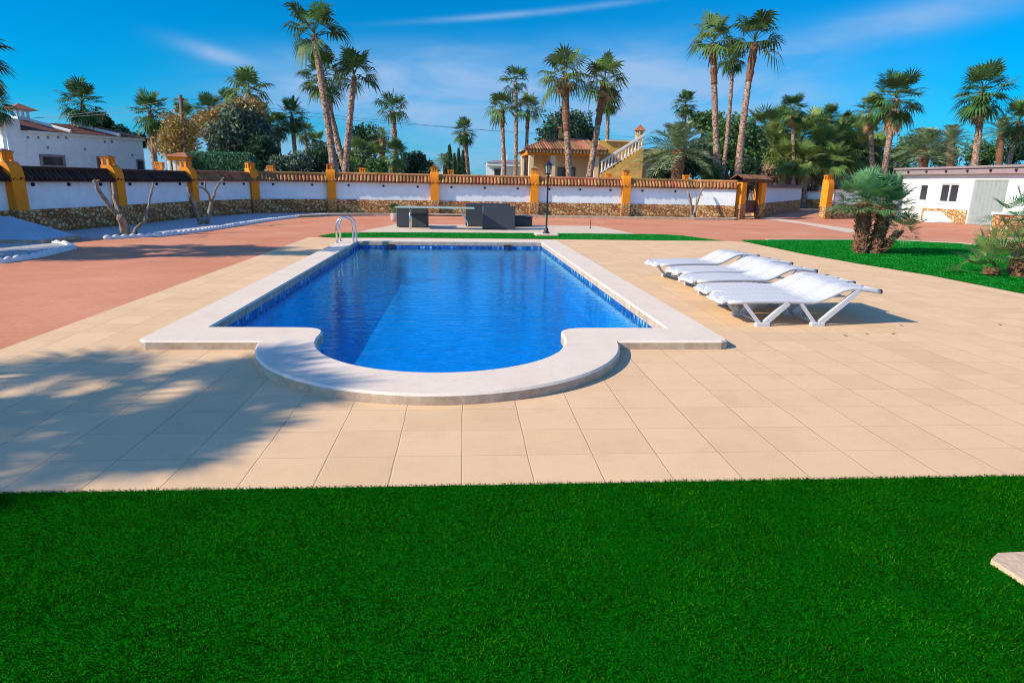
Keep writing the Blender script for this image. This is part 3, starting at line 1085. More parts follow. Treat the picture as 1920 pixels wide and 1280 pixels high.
for k in range(9):
    x = .36 + k * (GL - .72) / 8
    dr.tube([(x, 0, .92), (x, 0, 1.70)], .014, 6)
dr.build('barred_door', M['rust'], gate)

# lane beyond the gate: shaded side wall, sunlit cross wall, second entrance pillar
for (a, b, h, lab, st) in (((18.35, 30.6), (at(1500, 380, 44).x, 44.0), 1.78, 'shaded white lane wall running away right of the gate', .72),
                           ((at(1488, 380, 49).x, 49.0), (at(1590, 380, 45).x, 45.0), 1.55, 'short sunlit cream wall closing the lane beyond the gate', .7),
                           ((22.6, 30.55), (27.5, 32.4), 1.75, 'wall with dark stone base behind the big fan palm', .75)):
    a, b = Vector((*a, 0)), Vector((*b, 0))
    d = b - a
    w = thing('lane_wall', lab, 'wall', a, math.atan2(d.y, d.x), 'walls along the lane')
    L = d.length
    MB().box(0, L, -.04, .16, 0, st).build('stone_base', M['stone'], w)
    MB().box(0, L, 0, .12, st + .003, h - .2).build('white_panel', M['white'], w)
    c = MB()
    c.extrude([(0, -.22, h - .2), (0, .05, h), (0, .10, h), (0, .34, h - .2)], (L, 0, 0))
    c.build('tile_coping', M['oldtile'], w)
make_pillar((22.0, 30.35, 0), R(15), 'ochre entrance pillar standing alone left of the big fan palm', hgt=.05)

# ------------------------------------------------------------------ planted bed along the wall, white edging
bed = [(-10.3, 10.5), (-9.0, 14.2), (-8.3, 17.9), (-7.95, 22.4), (-6.85, 26.3), (-3.8, 27.55), (1, 28.1), (5.85, 28.35), (10.4, 28.45), (13.9, 28.6), (15.9, 28.4), (15.6, 27.75), (13.6, 27.35), (10, 27.3), (5.8, 27.25), (1, 27.1),
       (-1.8, 26.6), (-3.6, 25.7), (-4.6, 24.2), (-5.05, 21.8), (-5.25, 19.2), (-5.45, 16.5), (-5.8, 15.1), (-6.7, 13.8), (-7.4, 13.75), (-8.4, 13.6)]
kb = MB()
top = [Vector((x, y, 0)) for x, y in bed]
kb.extrude([(x, y, -.011) for x, y in bed], (0, 0, .05))
tag(kb.build('gravel_bed', M['gravel']), kind='structure')
bed2 = [(-9.4, 8.2), (-6.05, 9.15), (-6.0, 9.9), (-6.3, 11.6), (-6.9, 12.25), (-7.6, 12.3), (-9.4, 11.6)]
kb = MB()
kb.extrude([(x, y, -.011) for x, y in bed2], (0, 0, .04))
tag(kb.build('gravel_bed', M['gravel']), kind='structure')


def scallop(pts, lab, step=.21, r=.075, ry=.11):
    """one continuous strip of cast edging with a scalloped, bulging outline"""
    mb = MB()
    q = []
    for a, b in zip(pts[:-1], pts[1:]):
        a, b = Vector((*a, 0)), Vector((*b, 0))
        n_ = max(4, int((b - a).length / step * 6))
        q += [(a.lerp(b, k / n_), (b - a).normalized()) for k in range(n_)]
    dist, vs, fs, prev = 0.0, [], [], None
    m_ = 7
    for c, d in q:
        if prev is not None:
            dist += (c - prev).length
        prev = c
        w = abs(math.sin(math.pi * dist / step)) ** .6
        nrm = Vector((d.y, -d.x, 0))
        for k in range(m_):
            t = math.pi * k / (m_ - 1)
            vs.append(c + nrm * (math.cos(t) * r * (.45 + .55 * w)) + Vector((0, 0, -.01 + math.sin(t) * ry * (.4 + .6 * w))))
    for i in range(len(q) - 1):
        fs += [(i * m_ + k, i * m_ + k + 1, (i + 1) * m_ + k + 1, (i + 1) * m_ + k) for k in range(m_ - 1)]
    mb.add(vs, fs)
    return tag(mb.build('garden_edging', M['whitewash'], smooth=True), lab, 'garden edging')


scallop([(-6.75, 13.72), (-5.78, 15.0), (-5.4, 16.5), (-5.2, 19.2), (-5.0, 21.8), (-4.55, 24.2)], 'white scalloped stone edging in front of the pruned trees')
scallop([(-7.0, 8.75), (-6.02, 9.05), (-5.95, 9.9), (-6.2, 11.5), (-6.85, 12.3), (-7.2, 12.4)], 'white scalloped stone edging round the bed by the pump cover')
kb = MB()
kp = [(-4.55, 24.2), (-3.55, 25.65), (-1.75, 26.5), (1, 27.0), (5.8, 27.15), (10, 27.2), (13.6, 27.25), (15.7, 27.6), (16.05, 28.1)]
for a, b in zip(kp[:-1], kp[1:]):
    kb.beam((*a, .035), (*b, .035), .2, .12)
tag(kb.build('kerb', M['coping']), kind='structure')

# low hipped pump cover at the left edge
pc = thing('pump_cover', 'low blue-grey hipped cover of the pool pump at the left edge', 'pump cover', (-8.85, 12.95, 0))
MB().box(-1.6, 1.55, -.75, .75, 0, .1).build('plinth', M['coping'], pc)
hp = MB()
hp.add([(-1.5, -.7, .103), (1.5, -.7, .103), (1.5, .7, .103), (-1.5, .7, .103), (-.6, -.08, .58), (.42, -.08, .58), (.42, .08, .58), (-.6, .08, .58)],
       [(0, 1, 5, 4), (1, 2, 6, 5), (2, 3, 7, 6), (3, 0, 4, 7), (4, 5, 6, 7), (3, 2, 1, 0)])
hp.build('lid', M['slate'], pc)

# ------------------------------------------------------------------ pruned bare trees
def limb(mb, pts, r0, r1, seed):
    g = random.Random(seed)
    pts = [Vector(p) for p in pts]
    out = []
    for a, b in zip(pts[:-1], pts[1:]):
        for k in range(3):
            out.append(a.lerp(b, k / 3) + Vector((g.uniform(-.02, .02), g.uniform(-.02, .02), 0)))
    out.append(pts[-1])
    n_ = len(out)
    mb.tube(out, [.82 * (r0 + (r1 - r0) * i / (n_ - 1)) * g.uniform(.9, 1.12) for i in range(n_)], 9)


def bare_tree(px, py, Y, limbs, lab, r=.11):
    base = at(px, py, Y)
    base.z = 0.02
    t = thing('pruned_tree', lab, 'tree', base, 0, 'bare pruned trees by the wall')
    tk = MB()
    for k, (pts, r0, r1, part) in enumerate(limbs):
        mb = tk if part == 0 else MB()
        off_ = 0
        w = []
        for j, (x, y) in enumerate(pts):
            q = at(x, y, Y + (j * .25 if part % 2 else -j * .15)) - base
            w.append(q)
        if part == 0:
            w[0].z = 0
        limb(mb, w, r0, r1, k + int(px))
        if part:
            mb.build('limb', M['bark'], t, True)
    tk.build('trunk', M['bark'], t, True)


bare_tree(238, 446, 14.6, [([(238, 447), (232, 420), (226, 405)], .15, .11, 0), ([(228, 408), (205, 385), (189, 362), (176, 338)], .075, .05, 2), ([(178, 342), (186, 338)], .045, .035, 2),
                           ([(226, 406), (216, 380), (214, 360), (211, 344)], .07, .045, 1), ([(247, 446), (256, 430), (272, 412), (280, 385), (284, 362), (287, 342)], .075, .022, 1), ([(232, 448), (229, 432)], .08, .06, 2)],
          'pale bare pruned tree with three cut limbs, nearer of the two at left')
bare_tree(381, 424, 19.0, [([(381, 425), (379, 416)], .17, .15, 0), ([(376, 422), (371, 405), (361, 375), (352, 352)], .085, .06, 2), ([(388, 421), (392, 400), (396, 376)], .09, .07, 1), ([(396, 378), (403, 358), (412, 342), (420, 333)], .06, .03, 1),
                           ([(395, 378), (389, 360), (380, 352), (371, 350)], .055, .03, 2), ([(385, 355), (384, 340)], .03, .02, 2)],
          'grey bare pruned tree with forked twiggy limbs, farther of the two at left', .12)
bare_tree(1299, 411, 27.6, [([(1299, 412), (1299, 405)], .14, .12, 0), ([(1297, 407), (1296, 385), (1289, 358)], .10, .06, 2), ([(1301, 408), (1305, 385), (1312, 365), (1317, 352)], .09, .05, 1), ([(1306, 384), (1305, 366)], .04, .03, 1)],
          'dark V shaped bare tree stump against the sunlit wall left of the gate')

# ------------------------------------------------------------------ furniture beyond the pool
def gp(px, py):
    p = ground(px, py)
    return p.x, p.y


tb = thing('garden_table', 'long table with thin pale green top on curved metal legs', 'table', (1.72, 18.82, 0))
top = MB()
top.bbox(-1.6, 1.05, -.38, .38, .70, .735, .012)
top.build('tabletop', M['tabletop'], tb)
for (x, sx) in ((-1.12, -1), (.62, 1)):
    for y in (-.28, .28):
        lg = MB()
        lg.tube([(x, y, .70), (x + sx * .02, y, .5), (x + sx * .12, y, .36), (x + sx * .20, y, .22), (x + sx * .19, y, 0)] if sx > 0 else [(x, y, .70), (x, y, .3), (x - .01, y, 0)], .022, 8)
        lg.build('leg', M['steel'], tb, True)
st = MB()
st.tube([(-1.12, 0, .45), (.66, 0, .45)], .018, 6)
st.tube([(.66, -.28, .45), (.66, .28, .45)], .018, 6)
st.tube([(-1.12, -.28, .45), (-1.12, .28, .45)], .018, 6)
st.build('stretcher', M['iron'], tb)


def rattan(name, x, y, w, d, h, lab, cat, arm=True, rz=0):
    t = thing(name, lab, cat, (x, y, 0), rz, 'dark rattan seats behind the pool')
    b = MB()
    b.bbox(-w / 2 + (.123 if arm else 0), w / 2 - (.123 if arm else 0), -d / 2 + (.004 if arm else 0), d / 2 - (.123 if arm else 0), .03, .34, .02)
    b.build('base', M['rattan'], t)
    if arm:
        k = MB()
        k.bbox(-w / 2, w / 2, d / 2 - .12, d / 2, .02, h, .02)
        k.build('backrest', M['rattan'], t)
        for s in (-1, 1):
            k = MB()
            x0, x1 = sorted((s * w / 2, s * (w / 2 - .12)))
            k.bbox(x0, x1, -d / 2, d / 2 - .123, .02, h - .04, .02)
            k.build('armrest', M['rattan'], t)
        k = MB()
        k.bbox(-w / 2 + .13, w / 2 - .13, -d / 2 + .02, d / 2 - .14, .345, .46, .03)
        k.build('cushion', M['cushion'], t)
    else:
        k = MB()
        k.bbox(-w / 2 - .02, w / 2 + .02, -d / 2 - .02, d / 2 + .02, .343, .38, .01)
        k.build('top', M['rattan'], t)
    return t


rattan('rattan_armchair', .60, 19.78, 1.06, .95, .69, 'dark rattan cube armchair tucked under the left end of the table', 'armchair', rz=R(180))
rattan('rattan_sofa', 3.28, 20.65, 1.62, .85, .84, 'dark rattan sofa seen from behind, farther of the right-hand pair', 'sofa', rz=R(180))
rattan('rattan_armchair', 3.62, 19.3, 1.12, .9, .80, 'dark rattan armchair in front of the sofa, backed to the pool', 'armchair', rz=R(180))
rattan('rattan_footstool', 4.55, 20.95, .82, .7, .38, 'low dark rattan footstool at the right end of the seats', 'footstool', arm=False)

pt = thing('potted_plant', 'leafy dark green plant in a white pot left of the table', 'potted plant', (-.35, 22.8, 0))
MB().lathe([(.14, 0), (.2, .26), (.22, .3), (.19, .3)], n=12).build('pot', M['whitewash'], pt, True)
sk = MB()
p = ground(1107, 428)
sk.tube([(0, 0, 0), (0, 0, .32)], .012, 6)
sk.lathe([(.03, 0), (.03, .03), (.012, .05)], n=8)
tag(sk.build('garden_stake', M['rust'], loc=(p.x, p.y, -.01)), 'thin rusty stake in the red paving right of the lamp post', 'stake')

lp = thing('lamp_post', 'slim black garden lamp post with dark lantern on a white concrete foot', 'lamp post', (4.98, 16.6, 0))
f = MB()
f.bbox(-.36, .36, -.26, .26, .0, .07, .02)
f.build('foot', M['coping'], lp)
c = MB()
c.lathe([(.11, .072), (.11, .10), (.07, .13), (.055, .22), (.035, .25), (.028, .3), (.026, 1.75), (.05, 1.78), (.05, 1.81), (.02, 1.83)], n=12)
c.build('post', M['iron'], lp, True)
ln = MB()
ln.lathe([(.06, 1.832), (.10, 1.86), (.10, 1.88), (.085, 1.885)], n=6)
for k in range(6):
    a = math.pi * k / 3
    ln.beam((.083 * math.cos(a), .083 * math.sin(a), 1.88), (.105 * math.cos(a), .105 * math.sin(a), 2.12), .016, .016)
ln.lathe([(.135, 2.12), (.13, 2.14), (.06, 2.21), (.03, 2.22), (.03, 2.25), (.008, 2.28)], n=6)
lnn = ln.build('lantern', M['iron'], lp)
g = MB()
g.lathe([(.07, 1.886), (.092, 2.118)], n=6)
g.build('pane', M['lampglass'], lnn)


# ------------------------------------------------------------------ foliage generators
class Leaves:
    def __init__(self, seed):
        self.r = np.random.default_rng(seed)
        self.V, self.F, self.n = [], [], 0

    def put(self, vs, fs):
        self.V.append(np.asarray(vs, float))
        self.F.append(np.asarray(fs, int) + self.n)
        self.n += len(vs)

    def fan(self, base, d, pl, rad, droop=.3, nseg=15, spread=118, pw=.014, fold=.18, sw=.8):
        """a fan leaf: petiole plus pointed fingers round a hub"""
        g = self.r
        d = np.array(d, float)
        d /= np.linalg.norm(d)
        zz = np.array([0, 0, 1.0])
        hub = base + d * pl + zz * (-.10 * pl * max(0, 1 - abs(d[2])))
        s = np.cross(d, zz)
        if np.linalg.norm(s) < .05:
            s = np.array([1.0, 0, 0])
        s /= np.linalg.norm(s)
        nn = np.cross(s, d)
        w = pw
        self.put([base - s * w, base + s * w, hub + s * w * .5, hub - s * w * .5, base + nn * w * 1.2, hub + nn * w * .6], [(0, 1, 2, 3), (0, 4, 5, 3), (1, 4, 5, 2)])
        # blade axis bends down a little from the petiole
        ax = d + zz * (-.25 * droop * 2)
        ax /= np.linalg.norm(ax)
        nb = np.cross(s, ax)
        tw = g.normal(0, .25)
        s2 = s * math.cos(tw) + nb * math.sin(tw)
        vs, fs = [hub], []
        half = R(spread) / nseg
        for i in range(nseg):
            a = R(-spread + 2 * spread * (i + .5) / nseg)
            dd = ax * math.cos(a) + s2 * math.sin(a)
            up = nb * fold * abs(math.sin(a))
            L = rad * (.78 + .22 * math.cos(a)) * g.uniform(.85, 1.08)
            mid_ = hub + (dd + up) * L * .58
            side = np.cross(nb, dd)
            side /= np.linalg.norm(side) + 1e-9
            ww = L * .58 * math.tan(half) * sw
            tip = hub + (dd + up * .7) * L + zz * (-droop * L * g.uniform(.5, 1.2))
            k = len(vs)
            vs += [mid_ - side * ww, tip, mid_ + side * ww]
            fs.append((0, k, k + 1, k + 2))
        self.put(vs, fs)

    def frond(self, base, d, L, droop, nleaf=26, ll=.32, vee=.5):
        """a feather frond: arching rachis with leaflets on both sides"""
        g = self.r
        d = np.array(d, float)
        d /= np.linalg.norm(d)
        zz = np.array([0, 0, 1.0])
        s = np.cross(d, zz)
        if np.linalg.norm(s) < .05:
            s = np.array([1.0, 0, 0])
        s /= np.linalg.norm(s)
        pts = [base + d * (L * t) + zz * (-droop * L * t * t) for t in np.linspace(0, 1, nleaf)]
        w = L * .008
        for i in range(0, nleaf - 1):
            a, b = pts[i], pts[i + 1]
            k = 1 - i / nleaf * .7
            self.put([a - s * w * k, a + s * w * k, b + s * w * k, b - s * w * k], [(0, 1, 2, 3)])
        vs, fs = [], []
        for i in range(2, nleaf):
            t = i / (nleaf - 1)
            tan = pts[i] - pts[i - 1]
            tan /= np.linalg.norm(tan)
            nb = np.cross(s, tan)
            l = ll * L * (math.sin(math.pi * min(1, .18 + .82 * t)) * .75 + .25)
            for sd in (-1, 1):
                q = s * sd * .75 + tan * .62 + nb * vee * g.uniform(.3, 1.1)
                q /= np.linalg.norm(q)
                p0 = pts[i]
                m_ = p0 + q * l * .45
                e = p0 + q * l + zz * (-.18 * l)
                wd = tan * l * .055
                k = len(vs)
                vs += [p0, m_ - wd, e, m_ + wd]
                fs.append((k, k + 1, k + 2, k + 3))
        self.put(vs, fs)

    def cloud(self, lobes, n, leaf, shell=(.55, 1.05), flat=.5):
        g = self.r
        wts = np.array([l[3] * l[4] * .5 + l[3] ** 2 * .5 for l in lobes])
        wts /= wts.sum()
        idx = g.choice(len(lobes), n, p=wts)
        L = np.array(lobes, float)
        u = g.normal(size=(n, 3))
        u /= np.linalg.norm(u, axis=1)[:, None]
        rad = g.uniform(shell[0], shell[1], n)
        # ragged clumps
        rad *= 1 + .16 * np.sin(u[:, 0] * 7 + idx) * np.sin(u[:, 1] * 6 + idx * 2) + .10 * np.sin(u[:, 2] * 11 + idx)
        c = L[idx, :3] + u * rad[:, None] * L[idx][:, [3, 3, 4]]
        a = g.normal(size=(n, 3)) + u * flat
        a /= np.linalg.norm(a, axis=1)[:, None]
        b = np.cross(a, g.normal(size=(n, 3)))
        b /= np.linalg.norm(b, axis=1)[:, None]
        sz = leaf * g.uniform(.5, 1.35, n)[:, None]
        V = np.stack([c - a * sz, c + b * sz * .42, c + a * sz, c - b * sz * .42], 1).reshape(-1, 3)
        F = np.arange(4 * n).reshape(-1, 4)
        keep = V[:, 2].reshape(-1, 4).min(1) > 0.02
        ids = np.where(keep)[0]
        V = V.reshape(-1, 4, 3)[ids].reshape(-1, 3)
        self.put(V, np.arange(len(V)).reshape(-1, 4))

    def mesh(self, name, m):
        V = np.concatenate(self.V, 0)
        T3 = [f for f in self.F if f.shape[1] == 3]
        F4 = [f for f in self.F if f.shape[1] == 4]
        return np_mesh(name, V, np.concatenate(F4, 0), m)


GA = math.pi * (3 - math.sqrt(5))


def fan_crown(seed, n, el0, el1, pl, rad, droop, m, nseg=15, jit=.3):
    lv = Leaves(seed)
    g = lv.r
    for i in range(n):
        t = (i + .5) / n
        e = R(el0 + (el1 - el0) * t) + g.normal(0, .16)
        a = i * GA + g.normal(0, jit)
        d = np.array([math.cos(a) * math.cos(e), math.sin(a) * math.cos(e), math.sin(e)])
        k = g.uniform(.72, 1.15)
        base = np.array([0, 0, -.20 * t])
        lv.fan(base, d, pl * k, rad * g.uniform(.85, 1.12), droop * (.35 + 1.1 * t), nseg)
    return lv.mesh('crown', m)


def skirt_mesh(seed, n=26, L=.9, r=.30):
    lv = Leaves(seed)
    g = lv.r
    for i in range(n):
        a = i * GA + g.normal(0, .3)
        e = R(g.uniform(-86, -58))
        z = -.18 - g.uniform(0, .5) * L
        d = np.array([math.cos(a) * math.cos(e), math.sin(a) * math.cos(e), math.sin(e)])
        lv.fan(np.array([math.cos(a) * .06, math.sin(a) * .06, z]), d, .32 * L, r * g.uniform(.8, 1.25), .35, 9, 70)
    return lv.mesh('dead_fronds', M['dead'])


CR = {
    'tall': [fan_crown(20 + i, 20, 74, -12, .50, .56, .46, M['leaf'], 16) for i in range(4)],
    'light': [fan_crown(30 + i, 24, 74, -20, .48, .56, .48, M['leaf_b'], 16) for i in range(4)],
    'full': [fan_crown(40 + i, 48, 70, -55, .54, .50, .28, M['leaf'], 16) for i in range(4)],
    'grove': [fan_crown(70 + i, 46, 72, -58, .54, .50, .30, M['leaf_g'], 16) for i in range(4)],
    'fullb': [fan_crown(50 + i, 46, 70, -58, .54, .50, .30, M['leaf_b'], 16) for i in range(4)],
}
SK = [skirt_mesh(60 + i) for i in range(3)]
palm_i = 0


def palm(bx, cxy, rp, Y, style, lab, rt=.17, skirt=0.0, tz=None, flare=1.5, fib=0.0, squash=1.0, grp='fan palms beyond the wall'):
    """bx: photo column where the trunk meets the wall line, cxy: crown centre pixel, rp: crown radius in pixels"""
    global palm_i
    palm_i += 1
    g = random.Random(palm_i * 7)
    c = at(cxy[0], cxy[1], Y)
    b = at(bx, 330, Y)
    # carry the lean on down to the ground
    k = (c.z - 0) / max(.5, (c.z - b.z))
    base = Vector((c.x + (b.x - c.x) * min(k, 1.35), Y, 0))
    s = rp * mpp(Y)
    root = thing('fan_palm', lab, 'palm tree', base, 0, grp)
    H = c.z - .12 * s
    top = Vector((c.x - base.x, 0, H))
    pts, rad = [], []
    nr = max(10, int(H * 6))
    bow = g.uniform(-.02, .02) * H
    for i in range(nr + 1):
        t = i / nr
        pts.append(Vector((top.x * t + bow * math.sin(math.pi * t), bow * .4 * math.sin(math.pi * t), H * t)))
        r = rt * (1 + (flare - 1) * (1 - t) ** 5) * (1 - .22 * t)
        if fib and t > 1 - fib:
            r *= 1 + .22 * math.sin(math.pi * min(1, (t - 1 + fib) / fib * .8))
        rad.append(r * g.uniform(.88, 1.10))
    mb = MB()
    mb.tube(pts, rad, 10)
    mb.build('trunk', M['trunk'], root, True)
    if fib:
        f = MB()
        i0 = int(nr * (1 - fib))
        f.tube(pts[i0:], [r * 1.05 * g.uniform(.92, 1.15) for r in rad[i0:]], 10)
        f.build('fibre_sheath', M['trunk2'], root, True)
    cr = link('crown', CR[style][palm_i % 4], root, top + Vector((0, 0, .12 * s)))
    cr.scale = (s, s, s * squash)
    cr.rotation_euler = (g.uniform(-.08, .08), g.uniform(-.08, .08), g.uniform(0, 6.28))
    if skirt:
        sk = link('dead_fronds', SK[palm_i % 3], root, top + Vector((0, 0, .1 * s)))
        sk.scale = (s * .9, s * .9, s * skirt)
        sk.rotation_euler = (0, 0, g.uniform(0, 6.28))
    return root


# tall and middling fan palms, left to right
palm(-70, (-76, 84), 72, 9.5, 'full', 'dark palm mostly beyond the left edge, one drooping leaf in view', .18, grp='palms at the left edge')
palm(-10, (-14, 190), 38, 40, 'full', 'dark fan palm cut by the left edge behind the white house', .2, .9)
palm(188, (153, 190), 42, 46, 'full', 'dark fan palm rising behind the white house roof, beside its chimney', .19)
palm(296, (281, 208), 36, 42, 'full', 'narrow fan palm with shaggy skirt right of the white house', .22, 1.5, squash=1.15)
palm(352, (345, 222), 34, 44, 'fullb', 'green fan palm behind the leaning utility pole', .18)
palm(402, (392, 205), 30, 47, 'full', 'dark fan palm above the golden tree, left of the tallest palm of that clump', .18)
palm(425, (425, 190), 24, 50, 'full', 'small dark fan palm crown peeping between two palms above the golden tree', .16)
palm(472, (466, 168), 46, 43, 'light', 'broad fan palm towering over the dark olive tree', .2, .8)
palm(526, (520, 232), 27, 42, 'full', 'fan palm with grey stem just right of the dark olive tree', .17)
palm(553, (546, 214), 32, 44, 'full', 'rounded dark fan palm left of the leaning tall palms', .17)
palm(578, (572, 248), 24, 46, 'light', 'small light green fan palm half hidden left of the leaning trunks', .14)
palm(626, (588, 58), 62, 31, 'tall', 'tallest fan palm with leaning speckled trunk at left of centre', .205, 0, flare=1.3)
palm(654, (606, 140), 46, 34, 'full', 'fan palm behind the tallest one, its crown lower down', .19)
palm(648, (664, 136), 50, 32, 'tall', 'fan palm leaning right beside the tallest palm', .185, flare=1.3)
palm(742, (735, 203), 38, 38, 'tall', 'lone slim fan palm against the white cloud left of centre', .19, flare=1.4)
palm(739, (740, 290), 34, 36, 'fullb', 'short bright green fan palm at the foot of the lone slim palm', .16)
palm(672, (672, 285), 30, 37, 'fullb', 'short bright fan palm in the shrubs right of the leaning trunks', .15)
palm(597, (594, 272), 28, 39, 'fullb', 'short green fan palm just left of the leaning trunks, above the dark shrub', .15)
palm(706, (704, 294), 30, 37, 'fullb', 'bright fan palm low between the two short ones right of the leaning trunks', .15)
palm(505, (502, 238), 28, 41, 'full', 'dark fan palm peeping over the right shoulder of the dark olive tree', .16)
palm(322, (326, 250), 26, 47, 'fullb', 'fan palm low behind the small kiosk, left of the utility pole', .16)
palm(880, (871, 244), 25, 45, 'full', 'small fan palm standing alone just left of centre', .24, flare=1.2)
palm(946, (941, 200), 36, 42, 'light', 'fan palm at left of the slim trio', .17, fib=.17)
palm(965, (967, 150), 31, 45, 'tall', 'highest and thinnest fan palm of the slim trio', .16)
palm(986, (990, 203), 33, 42.5, 'light', 'fan palm at right of the slim trio', .15, fib=.17)
palm(1068, (1058, 138), 54, 36, 'light', 'stout fan palm in front of the villa porch', .22, .55, fib=.4)
palm(1105, (1134, 150), 53, 37, 'light', 'stout fan palm with trunk slanting right in front of the villa', .22, .6, fib=.3)
palm(1136, (1140, 186), 28, 52, 'full', 'thin palm behind the slanting villa palm', .2)
palm(1288, (1285, 192), 26, 55, 'full', 'far palm above the feather palm right of the villa', .18)
palm(1346, (1338, 74), 52, 38, 'light', 'tall reddish fan palm at left of the right-hand tall trio', .21, fib=.22)
palm(1352, (1375, 104), 32, 42, 'full', 'slender pale-stemmed palm at middle of the right-hand tall trio', .15)
palm(1386, (1416, 72), 58, 36, 'tall', 'tall fan palm curving right, rightmost of the right-hand tall trio', .21, fib=.22)
palm(1488, (1486, 203), 32, 48, 'full', 'dark fan palm rising above the grove left of centre right', .16, .8)
palm(1558, (1556, 218), 26, 50, 'full', 'small fan palm crown poking over the middle of the grove', .15)
palm(1600, (1588, 222), 15, 52, 'full', 'tiny palm tuft beside the small crown over the grove', .12)
palm(1638, (1632, 205), 34, 40, 'fullb', 'thinner fan palm left of the big shaggy one', .17, 1.0)
palm(1660, (1682, 178), 56, 38, 'full', 'big shaggy fan palm with leaning trunk left of the white shed', .22, 1.0, squash=1.0)
palm(1823, (1844, 166), 56, 42, 'full', 'big fan palm with brown skirt behind the white shed', .27, 1.0)
palm(1886, (1912, 222), 44, 45, 'full', 'dark leaning palm at the right edge behind the shed', .22, .8)
# the crowded young grove
for (bx, cx, cy, r, Y, sty, lab) in (
        (1434, 1432, 238, 32, 44, 'full', 'grove palm right beside the curving tall trunk, darkest of the grove'),
        (1452, 1450, 262, 28, 42, 'fullb', 'second grove palm from the left with lighter leaves'),
        (1472, 1474, 232, 28, 47, 'full', 'grove palm just under the tall dark crown'),
        (1498, 1500, 255, 34, 43, 'fullb', 'grove palm with straw-coloured skirt, left of the grove centre'),
        (1530, 1528, 242, 32, 45, 'full', 'grove palm high in the grove centre'),
        (1533, 1540, 272, 34, 41, 'fullb', 'bright low grove palm in the centre, skirt reaching the wall'),
        (1574, 1572, 262, 34, 43, 'fullb', 'grove palm right of the bright centre one'),
        (1590, 1592, 244, 26, 46, 'full', 'small dark grove palm under the tiny tuft'),
        (1612, 1606, 276, 30, 42, 'fullb', 'low grove palm beside the thin leaning stem'),
        (1480, 1476, 290, 26, 40.5, 'fullb', 'lowest grove palm at left with pale dead leaves'),
        (1512, 1512, 292, 26, 39.5, 'fullb', 'lowest grove palm left of centre, hanging over the wall'),
        (1560, 1562, 294, 26, 39.5, 'fullb', 'lowest grove palm right of centre, hanging over the wall'),
        (1625, 1624, 252, 26, 45, 'fullb', 'grove palm behind the thin leaning stem'),
        (1648, 1646, 282, 28, 43, 'full', 'low grove palm between the two shaggy trunks')):
    palm(bx, (cx, cy + 4), r * 1.5, Y + 8.5, 'grove' if sty == 'fullb' else 'fullb', lab, .17, 1.2, grp='young palms of the crowded grove')

# palm outside the frame on the left whose shadow lies across the deck
palm_i += 1
root = thing('fan_palm', 'lower fan palm left of the pool, out of the frame, shading the lawn edge', 'palm tree', (-7.75, -1.7, 0), 0, 'palms at the left edge')
mb = MB()
mb.tube([(0, 0, z) for z in np.linspace(0, 4.6, 18)], [.2 + .06 * math.exp(-z * 2) for z in np.linspace(0, 4.6, 18)], 10)
mb.build('trunk', M['trunk'], root, True)
cr = link('crown', CR['full'][3], root, Vector((0, 0, 4.7)))
cr.scale = (1.15, 1.15, .9)
NP = Vector((-9.35, -1.25, 0))
root = thing('fan_palm', 'fan palm standing left of the pool, out of the frame, shading the deck', 'palm tree', NP, 0, 'palms at the left edge')
mb = MB()
mb.tube([(0, 0, z) for z in np.linspace(0, 5.4, 18)], [.2 + .06 * math.exp(-z * 2) for z in np.linspace(0, 5.4, 18)], 10)
mb.build('trunk', M['trunk'], root, True)
cr = link('crown', CR['full'][1], root, Vector((0, 0, 5.5)))
cr.scale = (1.7, 1.7, 1.25)
root = thing('fan_palm', 'fan palm standing beyond the left wall, out of the frame, shading the red paving', 'palm tree', (-11.2, 9.1, 0), 0, 'palms at the left edge')
mb = MB()
mb.tube([(0, 0, z) for z in np.linspace(0, 4.3, 18)], [.2 + .06 * math.exp(-z * 2) for z in np.linspace(0, 4.3, 18)], 10)
mb.build('trunk', M['trunk'], root, True)
cr = link('crown', CR['full'][2], root, Vector((0, 0, 4.5)))
cr.scale = (1.75, 1.75, 1.4)


# feather palms
def feather(bx, cxy, rp, Y, lab, n=34, rt=.25, seed=1, m='leaf_d'):
    c = at(cxy[0], cxy[1], Y)
    b = at(bx, 330, Y)
    s = rp * mpp(Y)
    root = thing('feather_palm', lab, 'palm tree', (b.x, Y, 0), 0, 'feather palms')
    H = c.z - .25 * s
    mb = MB()
    nr = max(6, int(H * 4))
    g = random.Random(seed)
    mb.tube([(c.x * t - b.x * t, 0, H * t) for t in [i / nr for i in range(nr + 1)]], [rt * g.uniform(.9, 1.1) for i in range(nr + 1)], 10)
    mb.build('trunk', M['trunk2'], root, True)
    lv = Leaves(seed)
    for i in range(n):
        t = (i + .5) / n
        e = R(84 - 100 * t ** .9)
        a = i * GA + lv.r.normal(0, .2)
        lv.frond(np.array([0, 0, -.1 * t * s]), [math.cos(a) * math.cos(e), math.sin(a) * math.cos(e), math.sin(e)], s * lv.r.uniform(.95, 1.2), .32 + .18 * (1 - t), 26)
    link('crown', lv.mesh('crown', M[m]), root, Vector((c.x - b.x, 0, H)))


feather(1272, (1274, 258), 78, 36, 'wide feather palm with arching pale fronds right of the villa', 34, .38, 3)
feather(1738, (1736, 262), 62, 44, 'feather palm spreading behind the left end of the shed', 38, .35, 4)
feather(1790, (1785, 252), 45, 50, 'dark feather palm between the two big shaggy palms', 30, .3, 5)
feather(716, (716, 250), 34, 41, 'feather palm with few upright curling fronds left of centre', 14, .2, 6)
feather(836, (836, 300), 32, 46, 'low dark feather palm beside the cypresses', 26, .25, 7)
feather(1880, (1880, 235), 40, 52, 'shadowy feather palm behind the right edge of the shed', 28, .3, 8)


